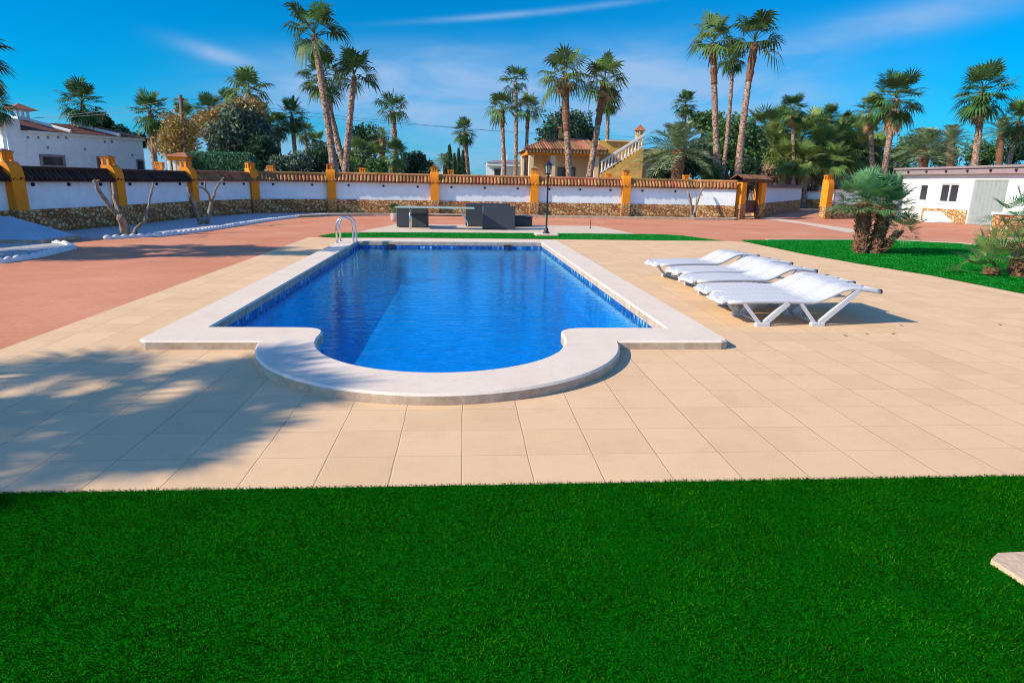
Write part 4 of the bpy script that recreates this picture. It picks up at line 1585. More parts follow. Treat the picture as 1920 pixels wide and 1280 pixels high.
# broad-leaved trees, shrubs, hedge, cypresses
def tree(name, lobes, Y, n, leaf, m, lab, cat='tree', trunk=None, grp=None, shell=(.5, 1.05), seed=1):
    """lobes in photo pixels: (x, y, rx, ry, depth offset)"""
    k = mpp(Y)
    ctr = at(lobes[0][0], 330, Y)
    root = thing(name, lab, cat, (ctr.x, Y, 0), 0, grp)
    L = []
    for (x, y, rx, ry, dy) in lobes:
        q = at(x, y, Y)
        L.append((q.x - ctr.x, dy, q.z, rx * k, ry * k))
    lv = Leaves(seed)
    lv.cloud(L, n, leaf, shell)
    link('crown', lv.mesh('crown', M[m]), root)
    mb = MB()
    zt = max(l[2] for l in L) * .75
    mb.tube([(0, 0, 0), (.05, 0, zt * .5), (0, 0, zt)], [trunk or .15, (trunk or .15) * .8, .05], 8)
    for l in L[1:]:
        mb.tube([(0.03, 0, zt * .35), (l[0] * .6, l[1] * .6, max(.3, l[2] * .8)), (l[0], l[1], max(.35, l[2]))], [(trunk or .15) * .6, (trunk or .15) * .4, .03], 6)
    mb.build('trunk', M['wood'], root, True)
    return root


tree('olive_tree', [(448, 252, 38, 44, 0), (428, 264, 28, 32, -.6), (470, 244, 32, 32, .5), (452, 222, 28, 24, 0), (485, 272, 28, 34, .2), (418, 280, 22, 22, 0)], 37, 11000, .13, 'fol_grey', 'dense dark grey-green tree behind the clipped hedge', trunk=.3, seed=11)
tree('golden_tree', [(398, 235, 34, 28, 0), (382, 256, 30, 36, -3.5), (425, 216, 28, 20, .3), (490, 212, 28, 18, -2.5), (368, 278, 22, 28, -3.5)], 40, 7500, .105, 'fol_gold', 'yellowish olive tree left of and above the dark grey-green tree', trunk=.2, seed=12)
tree('dark_shrub', [(492, 285, 26, 30, 0), (478, 300, 24, 20, 0)], 36, 3500, .12, 'fol_dark', 'blackish shrub at the right foot of the dark grey-green tree', 'shrub', seed=13)
tree('dome_tree', [(1064, 252, 50, 42, 0), (1040, 262, 30, 26, 0), (1090, 262, 28, 28, 0)], 62, 8000, .20, 'fol_dark', 'round dark dome-shaped tree behind the villa roof', trunk=.4, seed=14)
tree('broadleaf_tree', [(1372, 262, 40, 46, 0), (1345, 280, 34, 40, .4), (1402, 272, 30, 44, .2), (1318, 296, 26, 30, 0), (1388, 300, 36, 30, -.4)], 46, 10500, .16, 'fol_mid', 'broad green tree behind the right-hand tall palm trunks', trunk=.35, seed=15)
tree('broadleaf_tree', [(1270, 305, 42, 26, 0), (1310, 300, 30, 34, 0)], 41, 4500, .14, 'fol_dark', 'dark bushy tree under the wide feather palm', trunk=.2, seed=16)
tree('broadleaf_tree', [(1330, 232, 26, 22, 0), (1310, 225, 18, 16, 0)], 54, 2400, .16, 'fol_mid', 'distant green treetop left of the right-hand tall trio', trunk=.2, seed=17)
SHR = [((600, 292), 34, 30, 36, 'fol_dark', 'dark shrub behind the leaning palm trunks'), ((560, 302), 30, 22, 35, 'fol_grey', 'grey-green shrub left of the leaning palm trunks'),
       ((525, 306), 28, 18, 35, 'fol_grey', 'low grey shrub at the right of the hedge-end pillar'), ((690, 262), 32, 34, 42, 'fol_dark', 'tall dark shrub right of the leaning palms'),
       ((655, 300), 26, 24, 40, 'fol_mid', 'green shrub between the two leaning palms'), ((770, 305), 28, 24, 43, 'fol_dark', 'rounded dark shrub right of the short bright palm'),
       ((705, 312), 26, 18, 34, 'fol_mid', 'low leafy shrub behind the wall below the feather palm'),
       ((1250, 318), 22, 16, 40, 'fol_dark', 'small dark shrub beside the villa garage'), ((1335, 322), 24, 14, 38, 'fol_mid', 'low green shrub behind the sunlit wall end'),
       ((1440, 318), 26, 12, 50, 'fol_dry', 'brown twiggy scrub behind the gate'), ((1405, 312), 22, 20, 40, 'fol_dark', 'dark shrub at the foot of the curving tall palm'),
       ((1465, 300), 30, 34, 60, 'fol_dark', 'dark foliage mass at the back left of the grove'), ((1525, 300), 34, 36, 61, 'fol_dark', 'dark foliage mass at the back centre of the grove'),
       ((1590, 298), 34, 38, 60, 'fol_dark', 'dark foliage mass at the back right of the grove'), ((1650, 300), 30, 34, 56, 'fol_mid', 'green shrub behind the shaggy leaning palm'),
       ((1700, 285), 30, 40, 50, 'fol_mid', 'green foliage left of the spreading feather palm'), ((1770, 290), 36, 32, 56, 'fol_dark', 'dark foliage behind the shed roof'),
       ((1840, 285), 40, 30, 56, 'fol_mid', 'green foliage behind the big skirted palm'), ((1905, 280), 36, 36, 55, 'fol_dark', 'dark foliage at the right edge behind the shed'),
       ((190, 232), 22, 24, 50, 'fol_dark', 'dark bushy crown behind the white house roof ridge'), ((225, 250), 22, 18, 50, 'fol_dark', 'low dark treetop behind the right end of the white house'),
       ((262, 262), 16, 16, 50, 'fol_dark', 'small dark treetop between the white house and the shaggy palm'), ((1500, 318), 26, 14, 49, 'fol_dry', 'pale dry brush under the grove palms'),
       ((800, 312), 20, 14, 50, 'fol_dark', 'distant low shrub left of the low feather palm'), ((335, 268), 26, 26, 46, 'fol_mid', 'green bush behind the leaning utility pole')]
for i, ((x, y), rx, ry, Y, m, lab) in enumerate(SHR):
    g = random.Random(i)
    lobes = [(x, y, rx * .75, ry * .8, 0)] + [(x + g.uniform(-.6, .6) * rx, y + g.uniform(-.3, .7) * ry, rx * g.uniform(.4, .6), ry * g.uniform(.4, .6), g.uniform(-.4, .4)) for _ in range(3)] + [(x, 336, rx * .9, 26, 0)]
    tree('shrub', lobes, Y, 2600 + int(rx * ry * 1.1), .12 * Y / 42, m, lab, 'shrub', trunk=.08, grp='shrubs and treetops beyond the wall', seed=100 + i)

hd = thing('clipped_hedge', 'trimmed green hedge block with rounded top behind the left wall', 'hedge', (at(417, 310, 32).x, 32, 0))
lv = Leaves(5)
g = lv.r
n_ = 13000
hx = 54 * mpp(32)
u = g.uniform(-1, 1, (n_, 3))
face = g.integers(0, 4, n_)
zt = at(417, 290, 32).z
z = g.uniform(.3, zt, n_)
x_, y_ = u[:, 0] * hx, u[:, 1] * .7
y_ = np.where(face == 0, -.7 + g.normal(0, .05, n_), y_)
z = np.where(face >= 2, zt + g.normal(0, .05, n_), z)
x_ = np.where(face == 1, np.sign(u[:, 0]) * (hx + g.normal(0, .05, n_)), x_)
z -= .28 * np.clip((np.abs(x_) / hx - .8) / .2, 0, 1) ** 2
y_ *= 1 - .2 * np.clip((z - zt + .3) / .3, 0, 1)
c = np.stack([x_, y_, z], 1)
a = g.normal(size=(n_, 3))
a /= np.linalg.norm(a, axis=1)[:, None]
b = np.cross(a, g.normal(size=(n_, 3)))
b /= np.linalg.norm(b, axis=1)[:, None]
V = np.stack([c - a * .055, c + b * .03, c + a * .055, c - b * .03], 1).reshape(-1, 3)
lv.put(V, np.arange(len(V)).reshape(-1, 4))
link('foliage', lv.mesh('foliage', M['hedge']), hd)
MB().box(-hx + .12, hx - .12, -.55, .55, 0, zt - .16).build('inner_growth', M['fol_dark'], hd)

for i, (x, yt, lab) in enumerate(((852, 292, 'leftmost of the four narrow dark cypresses'), (860, 282, 'second narrow dark cypress from the left'), (868, 287, 'third narrow dark cypress, beside the lone palm trunk'), (843, 275, 'stout dark cypress at the left of the narrow ones'))):
    Y = 41 + i * .6
    q, t = at(x, 325, Y), at(x, yt, Y)
    cy = thing('cypress', lab, 'cypress tree', (q.x, Y, 0), 0, 'dark cypresses left of centre')
    lv = Leaves(300 + i)
    n_ = 700
    zz = lv.r.uniform(.2, t.z, n_)
    rr = (.30 if i < 3 else .5) * np.clip(1.02 - (zz / t.z) ** 2.2, .05, 1) * lv.r.uniform(.6, 1.05, n_)
    aa = lv.r.uniform(0, 6.28, n_)
    c = np.stack([rr * np.cos(aa), rr * np.sin(aa), zz], 1)
    up = np.stack([np.cos(aa) * .3, np.sin(aa) * .3, np.ones(n_)], 1) * .22
    sd = np.stack([-np.sin(aa), np.cos(aa), np.zeros(n_)], 1) * .06
    V = np.stack([c, c + up * .5 + sd, c + up, c + up * .5 - sd], 1).reshape(-1, 3)
    lv.put(V, np.arange(len(V)).reshape(-1, 4))
    link('foliage', lv.mesh('foliage', M['fol_dark']), cy)
    MB().tube([(0, 0, 0), (0, 0, t.z * .9)], [.07, .02], 6).build('trunk', M['wood'], cy)

# potted plant leaves
lv = Leaves(77)
for i in range(26):
    a = i * GA
    e = R(80 - 70 * i / 26)
    lv.fan(np.array([0, 0, .3]), [math.cos(a) * math.cos(e), math.sin(a) * math.cos(e), math.sin(e)], .28, .2, .3, 9, 80, .008)
link('foliage', lv.mesh('foliage', M['fol_mid']), pt)


# ------------------------------------------------------------------ dwarf fan palms on the right lawn
def stub_trunk(pts, r0, r1, seed):
    """a fat trunk clad in cut leaf stubs"""
    g = random.Random(seed)
    mb = MB()
    pts = [Vector(p) for p in pts]
    core = []
    n_ = 9
    for i in range(n_):
        t = i / (n_ - 1) * (len(pts) - 1)
        k = min(int(t), len(pts) - 2)
        core.append(pts[k].lerp(pts[k + 1], t - k))
    mb.tube(core, [(r0 + (r1 - r0) * i / (n_ - 1)) * .88 for i in range(n_)], 12)
    for i in range(150):
        t = g.uniform(0.02, .97)
        k = t * (n_ - 1)
        j = min(int(k), n_ - 2)
        c = core[j].lerp(core[j + 1], k - j)
        r = (r0 + (r1 - r0) * t) * .85
        a = i * GA
        o = Vector((math.cos(a), math.sin(a), 0))
        mb.beam(c + o * r, c + o * (r + g.uniform(.03, .075)) + Vector((0, 0, g.uniform(.03, .10))), .045, .022)
    return mb


def stub_palm(loc, stems, lab, m, seed, grp):
    root = thing('dwarf_palm', lab, 'palm tree', loc, 0, grp)
    for k, (pts, r0, r1, nleaf, pl, rad, el0, el1) in enumerate(stems):
        t = stub_trunk(pts, r0, r1, seed + k).build('trunk', M['trunk2'], root)
        lv = Leaves(seed * 10 + k)
        for i in range(nleaf):
            u = (i + .5) / nleaf
            e = R(el0 + (el1 - el0) * u ** .9) + lv.r.normal(0, .12)
            a = i * GA + lv.r.normal(0, .25)
            q = lv.r.uniform(.78, 1.15)
            lv.fan(np.array(pts[-1]) + np.array([0, 0, -.05 * u]), [math.cos(a) * math.cos(e), math.sin(a) * math.cos(e), math.sin(e)], pl * q, rad * q, .14, 15, 92, .007, .3, .72)
        link('crown', lv.mesh('crown', M[m]), root)
    return root


stub_palm((12.80, 12.5, .0), [([(-.14, 0, 0), (-.17, 0, .6), (-.22, 0, 1.3)], .19, .17, 76, .50, .44, 86, -10), ([(.19, -.05, 0), (.25, -.05, .5), (.34, -.05, 1.16)], .185, .15, 62, .48, .44, 84, -10), ([(.34, -.12, 0), (.52, -.2, .3), (.66, -.25, .55)], .07, .055, 20, .40, .36, 65, -15)],
          'big bushy blue-green dwarf fan palm with twin stubby trunks on the right lawn', 'leaf_c', 41, 'dwarf palms on the right lawn')
stub_palm((13.3, 8.35, .0), [([(0, 0, 0), (.02, 0, .22), (.05, 0, .36)], .22, .17, 20, .62, .40, 74, 5)], 'squat dwarf palm with brown stubby trunk at the right edge', 'leaf_b', 42, 'dwarf palms on the right lawn')
stub_palm((12.78, 8.45, .0), [([(0, 0, 0), (-.02, 0, .08)], .09, .07, 16, .52, .40, 76, 10)], 'small low dwarf palm with splayed yellowing fans left of the squat one', 'leaf_b', 43, 'dwarf palms on the right lawn')
stub_palm((14.35, 9.6, .0), [([(0, 0, 0), (.03, 0, .5), (.02, 0, .95)], .14, .12, 22, .60, .42, 70, -15)], 'dwarf palm reaching in from the right edge before the shed door', 'leaf_c', 44, 'dwarf palms on the right lawn')

# ------------------------------------------------------------------ white shed on the right
SX = 27.6
sh = thing('garden_shed', 'long white flat-roofed shed with grey door and honey stone base', 'shed', (SX, 0, 0))
Y0, Y1 = 17.0, 32.4
GD = (25.1, 27.15)
W1 = (30.25, 31.15, 1.02, 1.93)
W2 = (28.05, 29.35, 1.0, 1.97)
wb = MB()
ys = [Y0, GD[0], GD[1], W2[0], W2[1], W1[0], W1[1], Y1]
for a, b in zip(ys[:-1], ys[1:]):
    if (a, b) == GD:
        wb.box(0, .2, a, b, 2.15, 2.42)
    elif (a, b) == W2[:2]:
        wb.box(0, .2, a, b, 0, W2[2]); wb.box(0, .2, a, b, W2[3], 2.42)
    elif (a, b) == W1[:2]:
        wb.box(0, .2, a, b, 0, W1[2]); wb.box(0, .2, a, b, W1[3], 2.42)
    else:
        wb.box(0, .2, a, b, 0, 2.42)
wb.box(.2, 5, Y1 - .2, Y1, 0, 2.42)
wb.box(.2, 5, Y0, Y0 + .2, 0, 2.42)
wb.build('wall', M['white'], sh)
sb = MB()
for a, b in ((GD[1] + .05, 30.35), (Y0, GD[0] - .1)):
    sb.box(-.05, -.002, a, b, 0, .68)
sb.build('stone_base', M['stone_light'], sh)
rf = MB()
rf.box(-.45, 5.2, Y0 - .3, Y1 + .3, 2.70, 2.80)
rf.build('roof', M['fascia'], sh)
fa = MB()
fa.box(-.35, .3, Y0 - .2, Y1 + .2, 2.423, 2.697)
fa.build('fascia', M['fascia'], sh)
for k in range(11):
    r_ = MB()
    y = Y1 - .9 - k * 1.42
    r_.box(-.43, -.352, y - .04, y + .04, 2.52, 2.62)
    r_.build('rafter_end', M['iron'], sh)
dd = MB()
dd.box(.06, .1, GD[0], GD[1], 0.0, 2.149)
for k in range(1, 8):
    y = GD[0] + (GD[1] - GD[0]) * k / 8
    dd.box(.05, .06, y - .012, y + .012, 0.02, 2.13)
dr_ = dd.build('roller_door', M['grey_door'], sh)
for (w, two) in ((W1, False), (W2, True)):
    f = MB()
    y0, y1, z0, z1 = w
    t = .07
    f.box(.03, .09, y0, y1, z0, z0 + t); f.box(.03, .09, y0, y1, z1 - t, z1)
    f.box(.03, .09, y0, y0 + t, z0 + t, z1 - t); f.box(.03, .09, y1 - t, y1, z0 + t, z1 - t)
    if two:
        f.box(.03, .09, (y0 + y1) / 2 - .045, (y0 + y1) / 2 + .045, z0 + t, z1 - t)
    else:
        f.box(.03, .09, y1 - .32, y1 - t, z0 + t, z1 - t)
    fo = f.build('window', M['plastic'], sh)
    g_ = MB()
    g_.box(.06, .07, y0 + .01, y1 - .01, z0 + .01, z1 - .01)
    g_.build('pane', M['glass'], fo)
    s_ = MB()
    s_.box(-.05, .03, y0 - .05, y1 + .05, z0 - .06, z0 - .003)
    s_.build('sill', M['white'], fo)
kn = MB()
kn.extrude([(-1.1, 27.9, 0), (-.06, 27.9, 0), (-.06, 29.0, .0), (-1.1, 29.0, .0)], (0, 0, .05))
kn.add([(-1.0, 28.0, .053), (-.1, 28.0, .053), (-.1, 28.9, .053), (-1.0, 28.9, .053), (-1.0, 28.9, .55), (-.1, 28.9, .55), (-1.0, 28.0, .12), (-.1, 28.0, .12)],
       [(0, 1, 7, 6), (6, 7, 5, 4), (3, 4, 5, 2), (0, 6, 4, 3), (1, 2, 5, 7), (0, 3, 2, 1)])
tag(kn.build('sloped_ramp', M['white'], loc=(SX, 0, 0)), 'white wedge shaped hatch against the stone base of the shed', 'hatch')
rw = thing('planter_wall', 'low honey stone planter wall with white top at the right edge', 'planter wall', (22.4, 19.4, 0), R(-12))
MB().box(-.1, 4, -.2, .2, 0, .78).build('stone_base', M['stone_light'], rw)
MB().bbox(-.15, 4.05, -.25, .25, .783, .86, .015).build('top_slab', M['white'], rw)

# ------------------------------------------------------------------ ochre villa behind the wall
VY = 40.0


def vx(px, Y=VY):
    return at(px, 300, Y).x


def vz(px, py, Y=VY):
    return at(px, py, Y).z


vo = Vector((vx(1050), VY, 0))
vil = thing('villa', 'ochre and cream villa with tiled porch roof, columns and outer staircase', 'house', vo)


def vb(mb, px0, px1, py0, py1, y0, y1, z0=None, z1=None):
    mb.box(vx(px0) - vo.x, vx(px1) - vo.x, y0, y1, vz((px0 + px1) / 2, py1) if z0 is None else z0, vz((px0 + px1) / 2, py0) if z1 is None else z1)
    return mb


zpb = vz(1050, 291)
mb = MB()
mb.box(vx(1040) - vo.x, vx(1128) - vo.x, 2.2, 6, 0, zpb + .5)
mb.box(vx(990) - vo.x, vx(1040) - vo.x, 4.5, 6, 0, zpb + .5)
mb.build('wall', M['cream'], vil)
mb = MB()
mb.box(vx(1128) - vo.x, vx(1205) - vo.x, 1.2, 6, 0, vz(1160, 262))
mb.box(vx(1205) - vo.x, vx(1262) - vo.x, 1.6, 6, 0, vz(1230, 278))
mb.build('upper_wall', M['ochre2'], vil)
mb = MB()
mb.box(vx(1165) - vo.x, vx(1262) - vo.x, .9, 1.18, 0, vz(1215, 306))
mb.build('lower_wall', M['cream'], vil)
mb = MB()
vb(mb, 988, 1123, 282, 291, -.2, .2)
mb.box(vx(988) - vo.x, vx(988) - vo.x + .3, .2, 4.5, zpb, vz(1050, 282))
mb.build('porch_beam', M['ochre'], vil)
mb = MB()
mb.box(vx(984) - vo.x, vx(1126) - vo.x, -.2, 5, -0.02, .75)
mb.build('porch_floor', M['cream'], vil)
for px in (996, 1037, 1118):
    c = MB()
    X = vx(px) - vo.x
    c.bbox(X - .17, X + .17, -.17, .17, .752, zpb - .003, .03)
    c.build('column', M['cream'], vil)
c = MB()
X = vx(1008) - vo.x
c.bbox(X - .15, X + .15, 4.0, 4.3, .752, zpb - .003, .03)
c.build('column', M['cream'], vil)
# porch roof
zr0, zr1 = vz(1050, 283), vz(1080, 258)
rf = MB()
x0, x1, xa, xb = vx(982) - vo.x, vx(1134) - vo.x, vx(1035) - vo.x, vx(1116) - vo.x
yb = 5.5
rf.add([(x0, -.6, zr0 + .02), (x1, -.6, zr0 + .02), (xb, 3.2, zr1), (xa, 3.2, zr1), (x0, 6.5, zr0 + .02), (x1, 6.5, zr0 + .02)], [(0, 1, 2, 3), (0, 3, 4), (1, 5, 2), (3, 2, 5, 4), (0, 4, 5, 1)])
nT = 30
for k in range(nT):
    t = (k + .5) / nT
    xe = x0 + (x1 - x0) * t
    xt = min(max(xe, xa), xb)
    d = 1.0
    if xe < xa:
        d = (xe - x0) / (xa - x0)
    elif xe > xb:
        d = (x1 - xe) / (x1 - xb)
    p0 = Vector((xe, -.66, zr0 + .05))
    p1 = Vector((xe, -.6 + 3.8 * d, zr0 + (zr1 - zr0) * d + .05))
    rf.tube([p0, p1], .075, 6)
for a, b in (((x0, -.6, zr0 + .05), (xa, 3.2, zr1 + .04)), ((x1, -.6, zr0 + .05), (xb, 3.2, zr1 + .04)), ((xa, 3.2, zr1 + .04), (xb, 3.2, zr1 + .04))):
    rf.tube([a, b], .10, 8)
rf.build('porch_roof', mat('brown_villa_tiles', (.38, .175, .09), .85, (2, .6), island=.4, fine=(9, .3)), vil)
rt_ = MB()
for k in range(24):
    X = x0 + .15 + (x1 - x0 - .3) * k / 23
    rt_.box(X - .05, X + .05, -.55, -.22, zr0 - .15, zr0 + .0)
rt_.build('rafters', M['cream'], vil)
# openings
for (a, b, t_, bt, yy) in ((1055, 1090, 312, 333, 2.19), (1224, 1256, 319, 334, .89)):
    w = MB()
    w.box(vx(a) - vo.x, vx(b) - vo.x, yy - .05, yy, vz(a, bt), vz(a, t_))
    wo_ = w.build('window', M['wood'], vil)
    w = MB()
    for q in range(3):
        xx = vx(a) - vo.x + (vx(b) - vx(a)) * (q + .08) / 3
        w.box(xx, xx + (vx(b) - vx(a)) * .26, yy - .07, yy - .052, vz(a, bt) + .1, vz(a, t_) - .08)
    w.build('pane', M['glass'], wo_)


def chimney(px, pyt, pyb, wpx, y, parent, mb_, mcap, off):
    X = vx(px, VY + y) - off.x
    hw = wpx * mpp(VY) / 2
    z0, z1 = vz(px, pyb, VY + y), vz(px, pyt, VY + y)
    c = MB()
    h = z1 - z0
    c.box(X - hw, X + hw, y - hw, y + hw, z0 - .6, z0 + h * .35)
    for sx in (-1, 1):
        for sy in (-1, 1):
            c.box(X + sx * hw * .75 - hw * .25, X + sx * hw * .75 + hw * .25, y + sy * hw * .75 - hw * .25, y + sy * hw * .75 + hw * .25, z0 + h * .352, z0 + h * .62)
    co_ = c.build('chimney', mb_, parent)
    c = MB()
    k = 1.75
    c.add([(X - hw * k, y - hw * k, z0 + h * .622), (X + hw * k, y - hw * k, z0 + h * .622), (X + hw * k, y + hw * k, z0 + h * .622), (X - hw * k, y + hw * k, z0 + h * .622), (X, y, z1)], [(0, 1, 4), (1, 2, 4), (2, 3, 4), (3, 0, 4), (3, 2, 1, 0)])
    c.build('chimney_cap', mcap, co_)


chimney(1054, 229, 262, 15, 3.5, vil, M['ochre2'], M['terracotta'], vo)
chimney(1196, 233, 266, 12, 4.5, vil, M['ochre2'], M['terracotta'], vo)
# outer staircase with balustrade
stx0, stx1 = vx(1125) - vo.x, vx(1203) - vo.x
sz0, sz1 = vz(1125, 330), vz(1203, 279)
stc = MB()
nst = 14
poly = [(stx0, 0, 0)]
for k in range(nst):
    xa_ = stx0 + (stx1 - stx0) * k / nst
    zz_ = sz0 + (sz1 - sz0) * (k + 1) / nst
    poly += [(xa_, 0, zz_), (stx0 + (stx1 - stx0) * (k + 1) / nst, 0, zz_)]
poly += [(stx1, 0, 0)]
stc.extrude(poly, (0, 1.1, 0), (0, -.35, 0))
stc.build('staircase', M['ochre2'], vil)
bl = MB()
nb_ = 13
for k in range(nb_):
    t = (k + .5) / nb_
    X, zz_ = stx0 + (stx1 - stx0) * t, sz0 + (sz1 - sz0) * t + .18
    bl.lathe([(.05, 0), (.07, .15), (.04, .3), (.07, .5), (.05, .68)], (X, -.25, zz_), 8)
bl.beam((stx0, -.25, sz0 + .88), (stx1, -.25, sz1 + .88), .16, .14)
bl.beam((stx0, -.25, sz0 + .2), (stx1, -.25, sz1 + .2), .12, .08)
bl.build('balustrade', M['whitewash'], vil)
mb = MB()
mb.box(vx(1140) - vo.x, vx(1205) - vo.x, 1.0, 1.19, vz(1170, 264), vz(1170, 261))
mb.build('parapet_cap', M['cream'], vil)

# ------------------------------------------------------------------ white house on the left
YA, YB = 40.0, 47.5
A, B = at(20, 300, YA), at(271, 300, YB)
A.z = B.z = 0
d = B - A
hw_ = thing('white_house', 'white house with brown hipped tile roofs and small tiled chimney beyond the left wall', 'house', A, math.atan2(d.y, d.x))
LH = d.length
ea = at(55, 252, YA + 1).z


def hx_(px):
    """distance along the facade for a photo column"""
    r = ray(px, 300)
    # intersect in plan with line A + t d
    den = r.x * d.y - r.y * d.x
    t = ((A.x - CAM.x) * r.y - (A.y - CAM.y) * r.x) / (r.x * d.y - r.y * d.x)
    return t * LH


def hz_(px, py):
    t = hx_(px) / LH
    Yq = YA + (YB - YA) * t
    return at(px, py, Yq).z


def clamp_box(mb, p0, p1, pt_, pb_, y0, y1):
    mb.box(hx_(p0), hx_(p1), y0, y1, hz_((p0 + p1) / 2, pb_), hz_((p0 + p1) / 2, pt_))
    return mb


ze = hz_(150, 251.5)
mb = MB()
mb.box(0, LH, 0, 7, 0, ze)
mb.build('wall', M['white'], hw_)
mb = MB()
xp = hx_(48)
ztop = hz_(20, 221)
mb.box(0.003, xp, -.012, 6.9, ze - .2, ztop)
mb.box(xp, hx_(92), 2.9, 6.9, ze - .2, ztop - .003)
mb.build('upper_block', M['white'], hw_)
cn = MB()
cn.box(hx_(60), LH + .15, -.16, -.003, ze - .16, ze + .02)
cn.build('cornice', M['white'], hw_)
rf = MB()


def hip(mb, xa_, xb_, za, zb_, ra, rb, zr_, yb_=5.0, yr=2.5):
    mb.add([(xa_, -.3, za), (xb_, -.3, zb_), (xb_, yb_, zb_), (xa_, yb_, za), (ra, yr, zr_), (rb, yr, zr_)], [(0, 1, 5, 4), (1, 2, 5), (2, 3, 4, 5), (3, 0, 4), (3, 2, 1, 0)])


xa1, xb1 = hx_(46), hx_(136)
hip(rf, xa1, xb1, ze + .04, ze + .04, hx_(84), hx_(90), hz_(88, 228) + .25)
hip(rf, xb1 - 1.2, hx_(226), ze + .03, ze + .03, xb1 + .4, hx_(182), hz_(180, 238) + .2)
hip(rf, hx_(226) - 1, LH + .3, ze + .025, ze + .025, hx_(226) + .2, LH - 1.4, ze + .75)
rf.build('roof', M['oldtile'], hw_)
for (a, b) in (((hx_(89), 2.5, hz_(88, 228) + .28), (xb1, -.3, ze + .1)), ((hx_(182), 2.5, hz_(180, 238) + .23), (hx_(226), -.3, ze + .1))):
    rg = MB()
    rg.tube([a, b], .13, 8)
    rg.build('hip_ridge', M['whitewash'], hw_)
cx_ = hx_(91)
c = MB()
zc0 = hz_(88, 228)
c.box(cx_ - .36, cx_ + .36, 2.1, 2.9, zc0 - .2, zc0 + .35)
for sx in (-1, 0, 1):
    for yy in (2.12, 2.78):
        c.box(cx_ + sx * .3 - .07, cx_ + sx * .3 + .07, yy, yy + .1, zc0 + .352, zc0 + .70)
c.box(cx_ - .5, cx_ + .5, 1.95, 3.05, zc0 + .702, zc0 + .78)
ch = c.build('chimney', M['white'], hw_)
c = MB()
c.add([(cx_ - .8, 1.7, zc0 + .783), (cx_ + .8, 1.7, zc0 + .783), (cx_ + .8, 3.3, zc0 + .783), (cx_ - .8, 3.3, zc0 + .783), (cx_, 2.5, zc0 + 1.2)], [(0, 1, 4), (1, 2, 4), (2, 3, 4), (3, 0, 4), (3, 2, 1, 0)])
c.build('chimney_cap', M['terracotta'], ch)
for (p0, p1, pt_, pb_) in ((74, 122, 290, 312), (181, 188, 293, 318), (255, 268, 299, 322)):
    w = MB()
    clamp_box(w, p0, p1, pt_, pb_, -.05, -.004)
    wo_ = w.build('window', M['fascia'], hw_)
    w = MB()
    e_ = (hx_(p1) - hx_(p0)) * .12
    w.box(hx_(p0) + e_, hx_(p1) - e_, -.065, -.052, hz_(p0, pb_) + .1, hz_(p0, pt_) - .12)
    w.build('pane', M['glass'], wo_)
for k, (p0, py) in enumerate(((59, 258), (78, 258), (96, 258), (115, 258), (130, 259), (201, 266), (214, 266), (93, 277), (162, 280), (249, 291))):
    v = MB()
    v.box(hx_(p0) - .06, hx_(p0) + .06, -.03, -.004, hz_(p0, py) - .08, hz_(p0, py) + .08)
    v.build('vent', M['fascia'], hw_)

# pale house far away behind the slim trio
q = at(930, 320, 62)
fh = thing('far_house', 'small far white house with grey roof behind the slim palm trio', 'house', (q.x, 62, 0))
k = mpp(62)
z_ = lambda py: at(930, py, 62).z
mb = MB()
mb.box(-12 * k, 60 * k, 1.2, 6, 0, z_(308))
mb.build('wall', M['white'], fh)
mb = MB()
mb.box(-17 * k, 66 * k, -.5, 1.2, z_(311), z_(305))
for px in (-14, 12, 34, 58):
    mb.box(px * k - .2, px * k + .2, -.4, 0, 0, z_(311) - .003)
mb.build('porch', M['white'], fh)
mb = MB()
mb.add([(-18 * k, -.6, z_(305) + .01), (66 * k, -.6, z_(305) + .01), (66 * k, 6.5, z_(305) + .01), (-18 * k, 6.5, z_(305) + .01), (4 * k, 2.5, z_(298)), (40 * k, 2.5, z_(298))], [(0, 1, 5, 4), (1, 2, 5), (2, 3, 4, 5), (3, 0, 4), (3, 2, 1, 0)])
mb.build('roof', M['fascia'], fh)
mb = MB()
mb.box(-2 * k, 12 * k, 1.1, 1.19, z_(330), z_(316))
mb.build('window', M['glass'], fh)
mb = MB()
mb.box(12 * k, 22 * k, 2, 3.2, z_(300), z_(287))
mb.build('chimney', M['white'], fh)

q = at(785, 325, 58)
fw = thing('far_wall', 'distant low white wall with grey posts left of the cypresses', 'wall', (q.x, 58, 0))
MB().box(-3.6, 2.6, 0, .2, 0, at(785, 321, 58).z).build('panel', M['white'], fw)
pm = MB()
for x in (-2.6, -.9, .8):
    pm.box(x - .08, x + .08, -.05, -.005, 0, at(785, 312, 58).z)
pm.build('post', M['fascia'], fw)

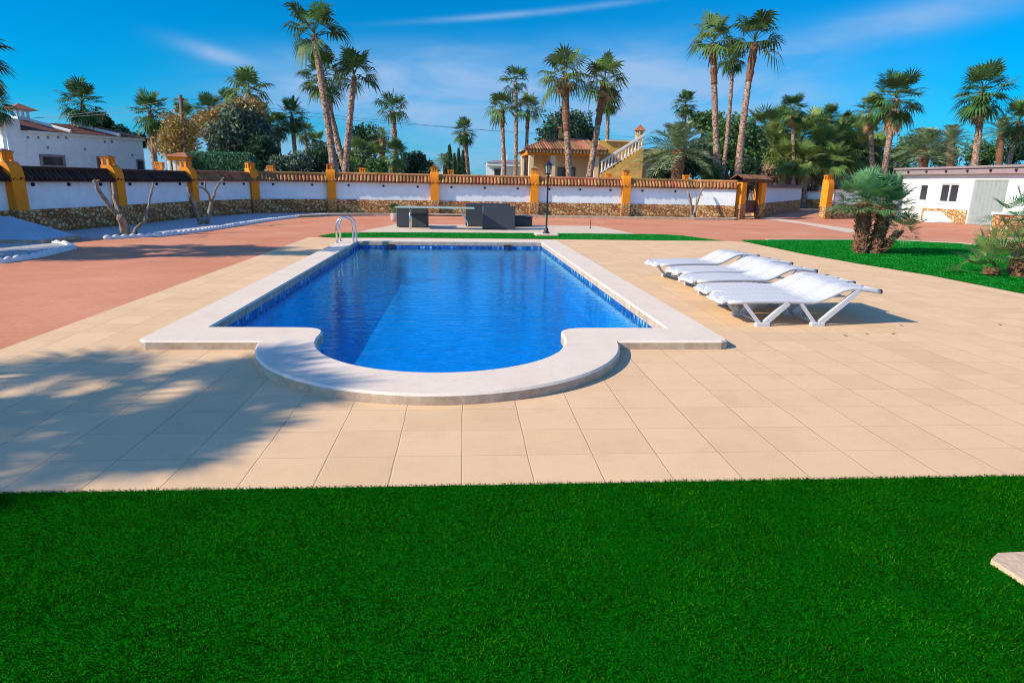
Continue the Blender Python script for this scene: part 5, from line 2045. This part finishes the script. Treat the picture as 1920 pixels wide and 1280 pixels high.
# little orange kiosk left of the hedge, with tiled roof
q = at(338, 300, 31)
ki = thing('garden_kiosk', 'small ochre kiosk with tiled roof and white columns behind the left wall', 'kiosk', (q.x, 31, 0))
k = mpp(31)
kz = lambda py: at(338, py, 31).z
mb = MB()
mb.box(-16 * k, 16 * k, -.4, .5, kz(301), kz(295))
mb.build('beam', M['ochre'], ki)
for s in (-14, -5, 5, 14):
    c = MB()
    c.bbox(s * k - .06, s * k + .06, -.38, -.26, 0, kz(301) - .003, .01)
    c.build('column', M['whitewash'], ki)
mb = MB()
mb.box(-12 * k, 14 * k, -.1, .5, 0, kz(301) - .004)
mb.build('wall', M['cream'], ki)
mb = MB()
mb.add([(-21 * k, -.6, kz(295) + .01), (21 * k, -.6, kz(295) + .01), (21 * k, .7, kz(295) + .01), (-21 * k, .7, kz(295) + .01), (-3 * k, .05, kz(286)), (8 * k, .05, kz(286))], [(0, 1, 5, 4), (1, 2, 5), (2, 3, 4, 5), (3, 0, 4), (3, 2, 1, 0)])
mb.build('roof', M['terracotta'], ki)

# ------------------------------------------------------------------ utility pole and wires
UY = 36.0
pb, ptp = at(351, 330, UY), at(338, 178, UY)
base = Vector((pb.x + (pb.x - ptp.x) * .3, UY, 0))
up_ = thing('utility_pole', 'slightly leaning wooden utility pole right of the shaggy palm', 'utility pole', base)
mb = MB()
mb.tube([(0, 0, 0), ptp - base], [.15, .10], 10)
mb.build('pole', M['polewood'], up_, True)
mb = MB()
mb.beam(ptp - base + Vector((-.35, 0, -.25)), ptp - base + Vector((.35, 0, -.25)), .08, .1)
mb.build('crossarm', M['polewood'], up_)
for i, dz in enumerate((-.18, -.55)):
    for (end, lab) in ((Vector((-40, 52, 5.4 - dz)), 'thin dark power line sagging left from the pole, ' + ('upper' if i == 0 else 'lower') + ' of two'),
                       (Vector((34, 74, 6.6 + i * .7)), 'thin dark power line running right from the pole past the centre, ' + ('upper' if i == 0 else 'lower') + ' of two')):
        s0 = ptp + Vector((0, 0, dz))
        pts = []
        for k in range(17):
            t = k / 16
            p = s0.lerp(end, t)
            p.z -= 1.6 * 4 * t * (1 - t) * .35
            pts.append(p - s0)
        wb = MB()
        wb.tube(pts, .011, 4)
        tag(wb.build('power_line', M['steel_dull'], loc=s0), lab, 'power line', 'power lines from the pole')
